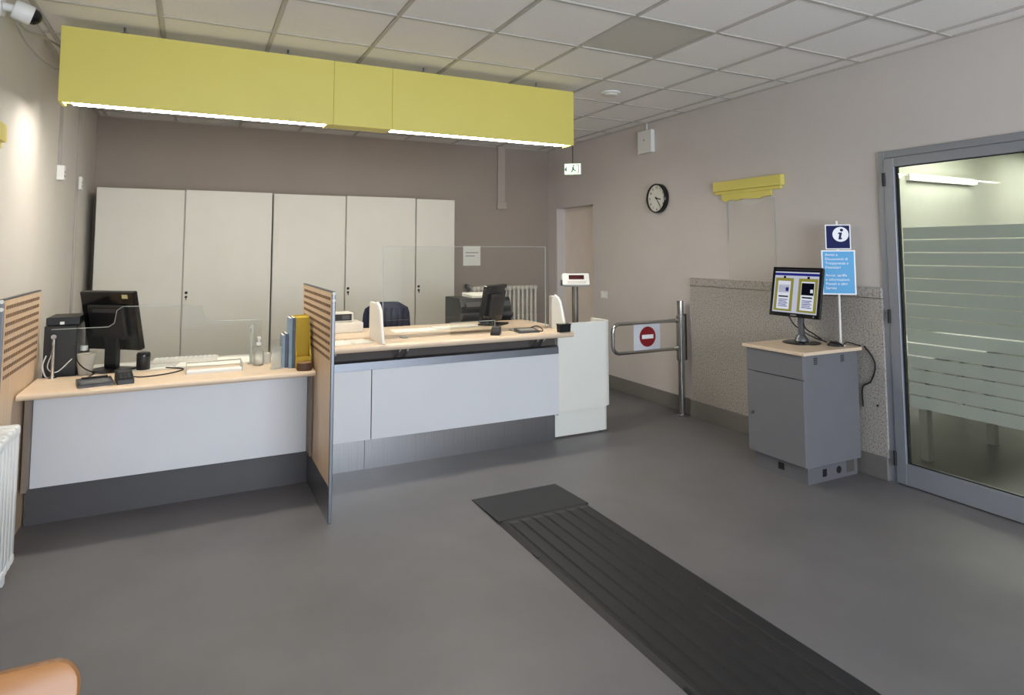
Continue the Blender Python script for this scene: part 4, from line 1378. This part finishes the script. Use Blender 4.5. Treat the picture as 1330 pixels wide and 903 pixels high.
scr(km, 'housing', -0.208, 0.208, -0.178, 0.178, -0.026, -0.004, M_black, 0.008)
bz = bmesh.new()
for a in ((-0.208, 0.208, 0.160, 0.178), (-0.208, 0.208, -0.178, -0.150), (-0.208, -0.190, -0.150, 0.160), (0.190, 0.208, -0.150, 0.160)):
    box(bz, a[0], a[1], a[2], a[3], -0.0035, 0.006)
bmesh.ops.transform(bz, matrix=Ms, verts=bz.verts)
part(km, 'bezel', bz, M_gloss, local=True)
sc_ = scr(km, 'screen', -0.1895, 0.1895, -0.1495, 0.1595, -0.0035, 0.001, M_scr)
scr(sc_, 'title_bar', -0.1895, 0.1895, 0.118, 0.136, 0.0012, 0.0018, M_scrblue)
scr(sc_, 'menu_bar', -0.1895, 0.1895, 0.146, 0.1595, 0.0012, 0.0018, M_scrdark)
for x0, x1 in ((-0.180, -0.022), (0.022, 0.180)):
    scr(sc_, 'olive_panel', x0, x1, -0.140, 0.100, 0.0012, 0.0016, M_scryel)
    scr(sc_, 'page', x0 + 0.024, x1 - 0.024, -0.126, 0.078, 0.0018, 0.0022, M_scrpaper)
    xm = (x0 + x1) / 2
    scr(sc_, 'page_line', xm - 0.042, xm + 0.042, -0.040, -0.030, 0.0024, 0.0028, M_scrdark)
    for k in range(5):
        scr(sc_, 'page_line', xm - 0.040, xm + 0.040 - 0.012 * (k % 2), -0.060 - 0.012 * k, -0.055 - 0.012 * k, 0.0024, 0.0028, M_scrblue)
    o = scr(sc_, 'pin_mark', xm - 0.010, xm + 0.010, 0.098, 0.114, 0.0024, 0.0028, M_scrdark)
scr(sc_, 'card_picture', 0.050, 0.152, -0.018, 0.068, 0.0024, 0.0030, M_scrdark)
scr(sc_, 'card_picture', -0.148, -0.054, -0.006, 0.050, 0.0024, 0.0030, mat('screen_card_grey', (196, 202, 226), 0.4))
scr(sc_, 'card_badge', -0.084, -0.060, 0.004, 0.030, 0.0032, 0.0036, M_scrblue)
scr(sc_, 'card_badge', 0.124, 0.146, 0.000, 0.024, 0.0032, 0.0036, M_scrpaper)
scr(km, 'power_button', 0.165, 0.176, -0.170, -0.160, 0.0062, 0.0075, M_alu)
scr(km, 'maker_mark', -0.022, 0.022, -0.168, -0.161, 0.0062, 0.0068, M_greyside)

ms = thing('computer_mouse', 'black computer mouse on the kiosk top by the sign pole', 'mouse', (3.975, 2.985, KT), rotz=0.3)
mb = bmesh.new()
bmesh.ops.create_uvsphere(mb, u_segments=20, v_segments=12, radius=1.0)
for v in mb.verts:
    v.co = Vector((v.co.x * 0.030, v.co.y * 0.055, max(0.0, v.co.z) * 0.032))
part(ms, 'shell', mb, M_black, smooth=True, local=True)
part(ms, 'wheel', L([(0.008, -0.004), (0.008, 0.004)], (0, 0.028, 0.027), 14, 'x'), M_charcoal, local=True)
for pts in ([(0.005, 0.0, 0.165), (0.0, -0.04, 0.105), (0.03, -0.08, 0.07), (0.05, -0.13, 0.035)],
            [(-0.015, 0.09, 0.185), (0.0, 0.06, 0.125), (0.03, 0.02, 0.085), (0.08, -0.02, 0.045), (0.14, -0.10, 0.008)]):
    part(km, 'cord', T(smooth_path(pts), 0.005, 6), M_black, smooth=True, local=True)
part(ms, 'cord', T(smooth_path([(0.0, -0.05, 0.012), (0.03, -0.065, 0.03), (0.07, -0.085, 0.02), (0.10, -0.13, 0.006)]), 0.004, 6), M_black, smooth=True, local=True)
single('cable', T(smooth_path([(4.112, 2.868, 0.862), (4.114, 2.815, 0.80), (4.114, 2.795, 0.73), (4.113, 2.83, 0.63), (4.113, 2.89, 0.58), (4.112, 2.893, 0.45)]), 0.005, 6), M_black,
       'black cable hanging in a loop between kiosk and granite wall', 'cable', smooth=True)

# sign on a pole at the rear of the kiosk
sgn = thing('information_sign', 'light blue and navy information sign on a thin white pole', 'sign', (4.045, 2.995, KT), rotz=0)
part(sgn, 'pole', T([(0, 0, 0), (0, 0, 0.868)], 0.008, 12), M_plastic, smooth=True, local=True)
part(sgn, 'pole_foot', L([(0.03, 0), (0.03, 0.004), (0.012, 0.012)], (0, 0, 0), 20), M_plastic, smooth=True, local=True)
ang = math.atan2(-0.14, 0.163)
Mb = Matrix.Translation((-0.012, -0.012, 0)) @ Matrix.Rotation(ang, 4, 'Z')
Mt = Mb @ Matrix(((1, 0, 0, 0), (0, 0, -1, 0), (0, 1, 0, 0), (0, 0, 0, 1)))   # text x -> sign x, text y -> up


def sbox(par, nm, x0, x1, z0, z1, d0, d1, m):
    bm_ = B(x0, x1, -d1, -d0, z0, z1)
    bmesh.ops.transform(bm_, matrix=Mb, verts=bm_.verts)
    return part(par, nm, bm_, m, local=True)


lo = sbox(sgn, 'lower_board', -0.109, 0.109, 0.352, 0.662, 0.0, 0.006, M_pure)
sbox(lo, 'blue_print', -0.100, 0.100, 0.361, 0.653, 0.0062, 0.0068, M_signblue)
lines = ['Avvisi e', 'Documenti di', 'Trasparenza e', 'Finanziari', None, 'Avvisi, tariffe', 'e informazioni', 'Postali e altri', 'Servizi']
z = 0.622
for ln in lines:
    if ln:
        text(lo, 'lettering', ln, 0.0265, M_pure, Mt @ Matrix.Translation((-0.086, z, 0.0072)) @ Matrix.Diagonal((1.0, 1.0, 1.0, 1.0)))
        z -= 0.0295
    else:
        z -= 0.026
up_ = sbox(sgn, 'upper_board', -0.079, 0.085, 0.668, 0.842, 0.0, 0.006, M_pure)
sbox(up_, 'navy_print', -0.072, 0.078, 0.675, 0.835, 0.0062, 0.0068, M_signnavy)
b = L([(0.052, -0.0070), (0.052, -0.0078)], (0, 0, 0), 36, 'y')
bmesh.ops.transform(b, matrix=Mb @ Matrix.Translation((0.020, 0, 0.773)), verts=b.verts)
part(up_, 'white_disc', b, M_pure, local=True)
ib = bmesh.new()
lathe(ib, [(0.0105, -0.0080), (0.0105, -0.0088)], (0.027, 0, 0.803), 18, 'y')
prism(ib, [(0.006, 0.786), (0.030, 0.786), (0.0215, 0.748), (0.029, 0.748), (0.026, 0.738), (0.005, 0.738), (0.0125, 0.776), (0.004, 0.776)], 'y', -0.0088, -0.0080)
bmesh.ops.transform(ib, matrix=Mb, verts=ib.verts)
part(up_, 'letter_i', ib, M_signnavy, local=True)

# ------------------------------------------------------------------ rubber ramp mat
rpm = thing('rubber_ramp', 'long black ribbed rubber ramp mat across the floor', 'mat', (1.845, 1.8, 0))
X0, X1 = 1.553, 2.140
part(rpm, 'end_plate', prism(bmesh.new(), [(3.688, 0.0), (3.688, 0.0035), (3.300, 0.016), (3.300, 0.0)], 'x', X0, X1), M_rubber)
part(rpm, 'base', prism(bmesh.new(), [(X0 - 0.002, 0), (X0 + 0.022, 0.015), (X1 - 0.022, 0.015), (X1 + 0.002, 0)], 'y', -1.2, 3.298), M_rubber)
nr = 7
pw = (X1 - X0 - 0.06) / nr
for k in range(nr):
    xa = X0 + 0.03 + pw * k
    pts = [(xa + 0.007, 0.0145), (xa + 0.013, 0.0225), (xa + pw - 0.013, 0.0225), (xa + pw - 0.007, 0.0145)]
    bm = prism(bmesh.new(), pts, 'y', -1.2, 3.28)
    for v in bm.verts:
        if v.co.y > 3.2 and v.co.z > 0.02:
            v.co.y -= 0.05
    part(rpm, 'rib', bm, M_rubber)
for y in (0.6, 1.75, 2.85):
    part(rpm, 'joint_clip', B(X0 - 0.001, X0 + 0.012, y, y + 0.05, 0.0, 0.010), M_rubber)

# ------------------------------------------------------------------ beech chair in the near left corner
bc = thing('wooden_chair', 'beech plywood chair cut by the lower left picture corner', 'chair', (-0.395, 1.25, 0))
bm = bmesh.new()
n = 12
wb, hb, tb_, rc_ = 0.482, 0.374, 0.030, 0.045
pts = [(-wb / 2, 0.0), (wb / 2, 0.0)]
for k in range(7):
    a = (PI / 2) * k / 6
    pts.append((wb / 2 - rc_ + rc_ * math.cos(a), hb - rc_ + rc_ * math.sin(a)))
for k in range(7):
    a = PI / 2 + (PI / 2) * k / 6
    pts.append((-wb / 2 + rc_ + rc_ * math.cos(a), hb - rc_ + rc_ * math.sin(a)))
prism(bm, pts, 'y', -tb_ / 2, tb_ / 2, bev=0.010)
bmesh.ops.transform(bm, matrix=Matrix.Translation((0, 0.03, 0.455)) @ Matrix.Rotation(math.radians(-17), 4, 'X'), verts=bm.verts)
part(bc, 'backrest', bm, M_chairwood, smooth=True, local=True)
local_box(bc, 'seat', M_chairwood, -0.22, 0.22, -0.40, 0.02, 0.435, 0.460, bev=0.010, seg=3)
for sx in (-1, 1):
    part(bc, 'leg', T([(sx * 0.19, -0.37, 0.0), (sx * 0.19, -0.37, 0.435)], 0.012, 10), M_chrome, smooth=True, local=True)
    part(bc, 'leg', T([(sx * 0.19, 0.12, 0.0), (sx * 0.19, 0.045, 0.43), (sx * 0.19, 0.115, 0.62)], 0.012, 10), M_chrome, smooth=True, local=True)
    part(bc, 'side_rail', T([(sx * 0.19, -0.37, 0.425), (sx * 0.19, 0.045, 0.425)], 0.010, 8), M_chrome, smooth=True, local=True)
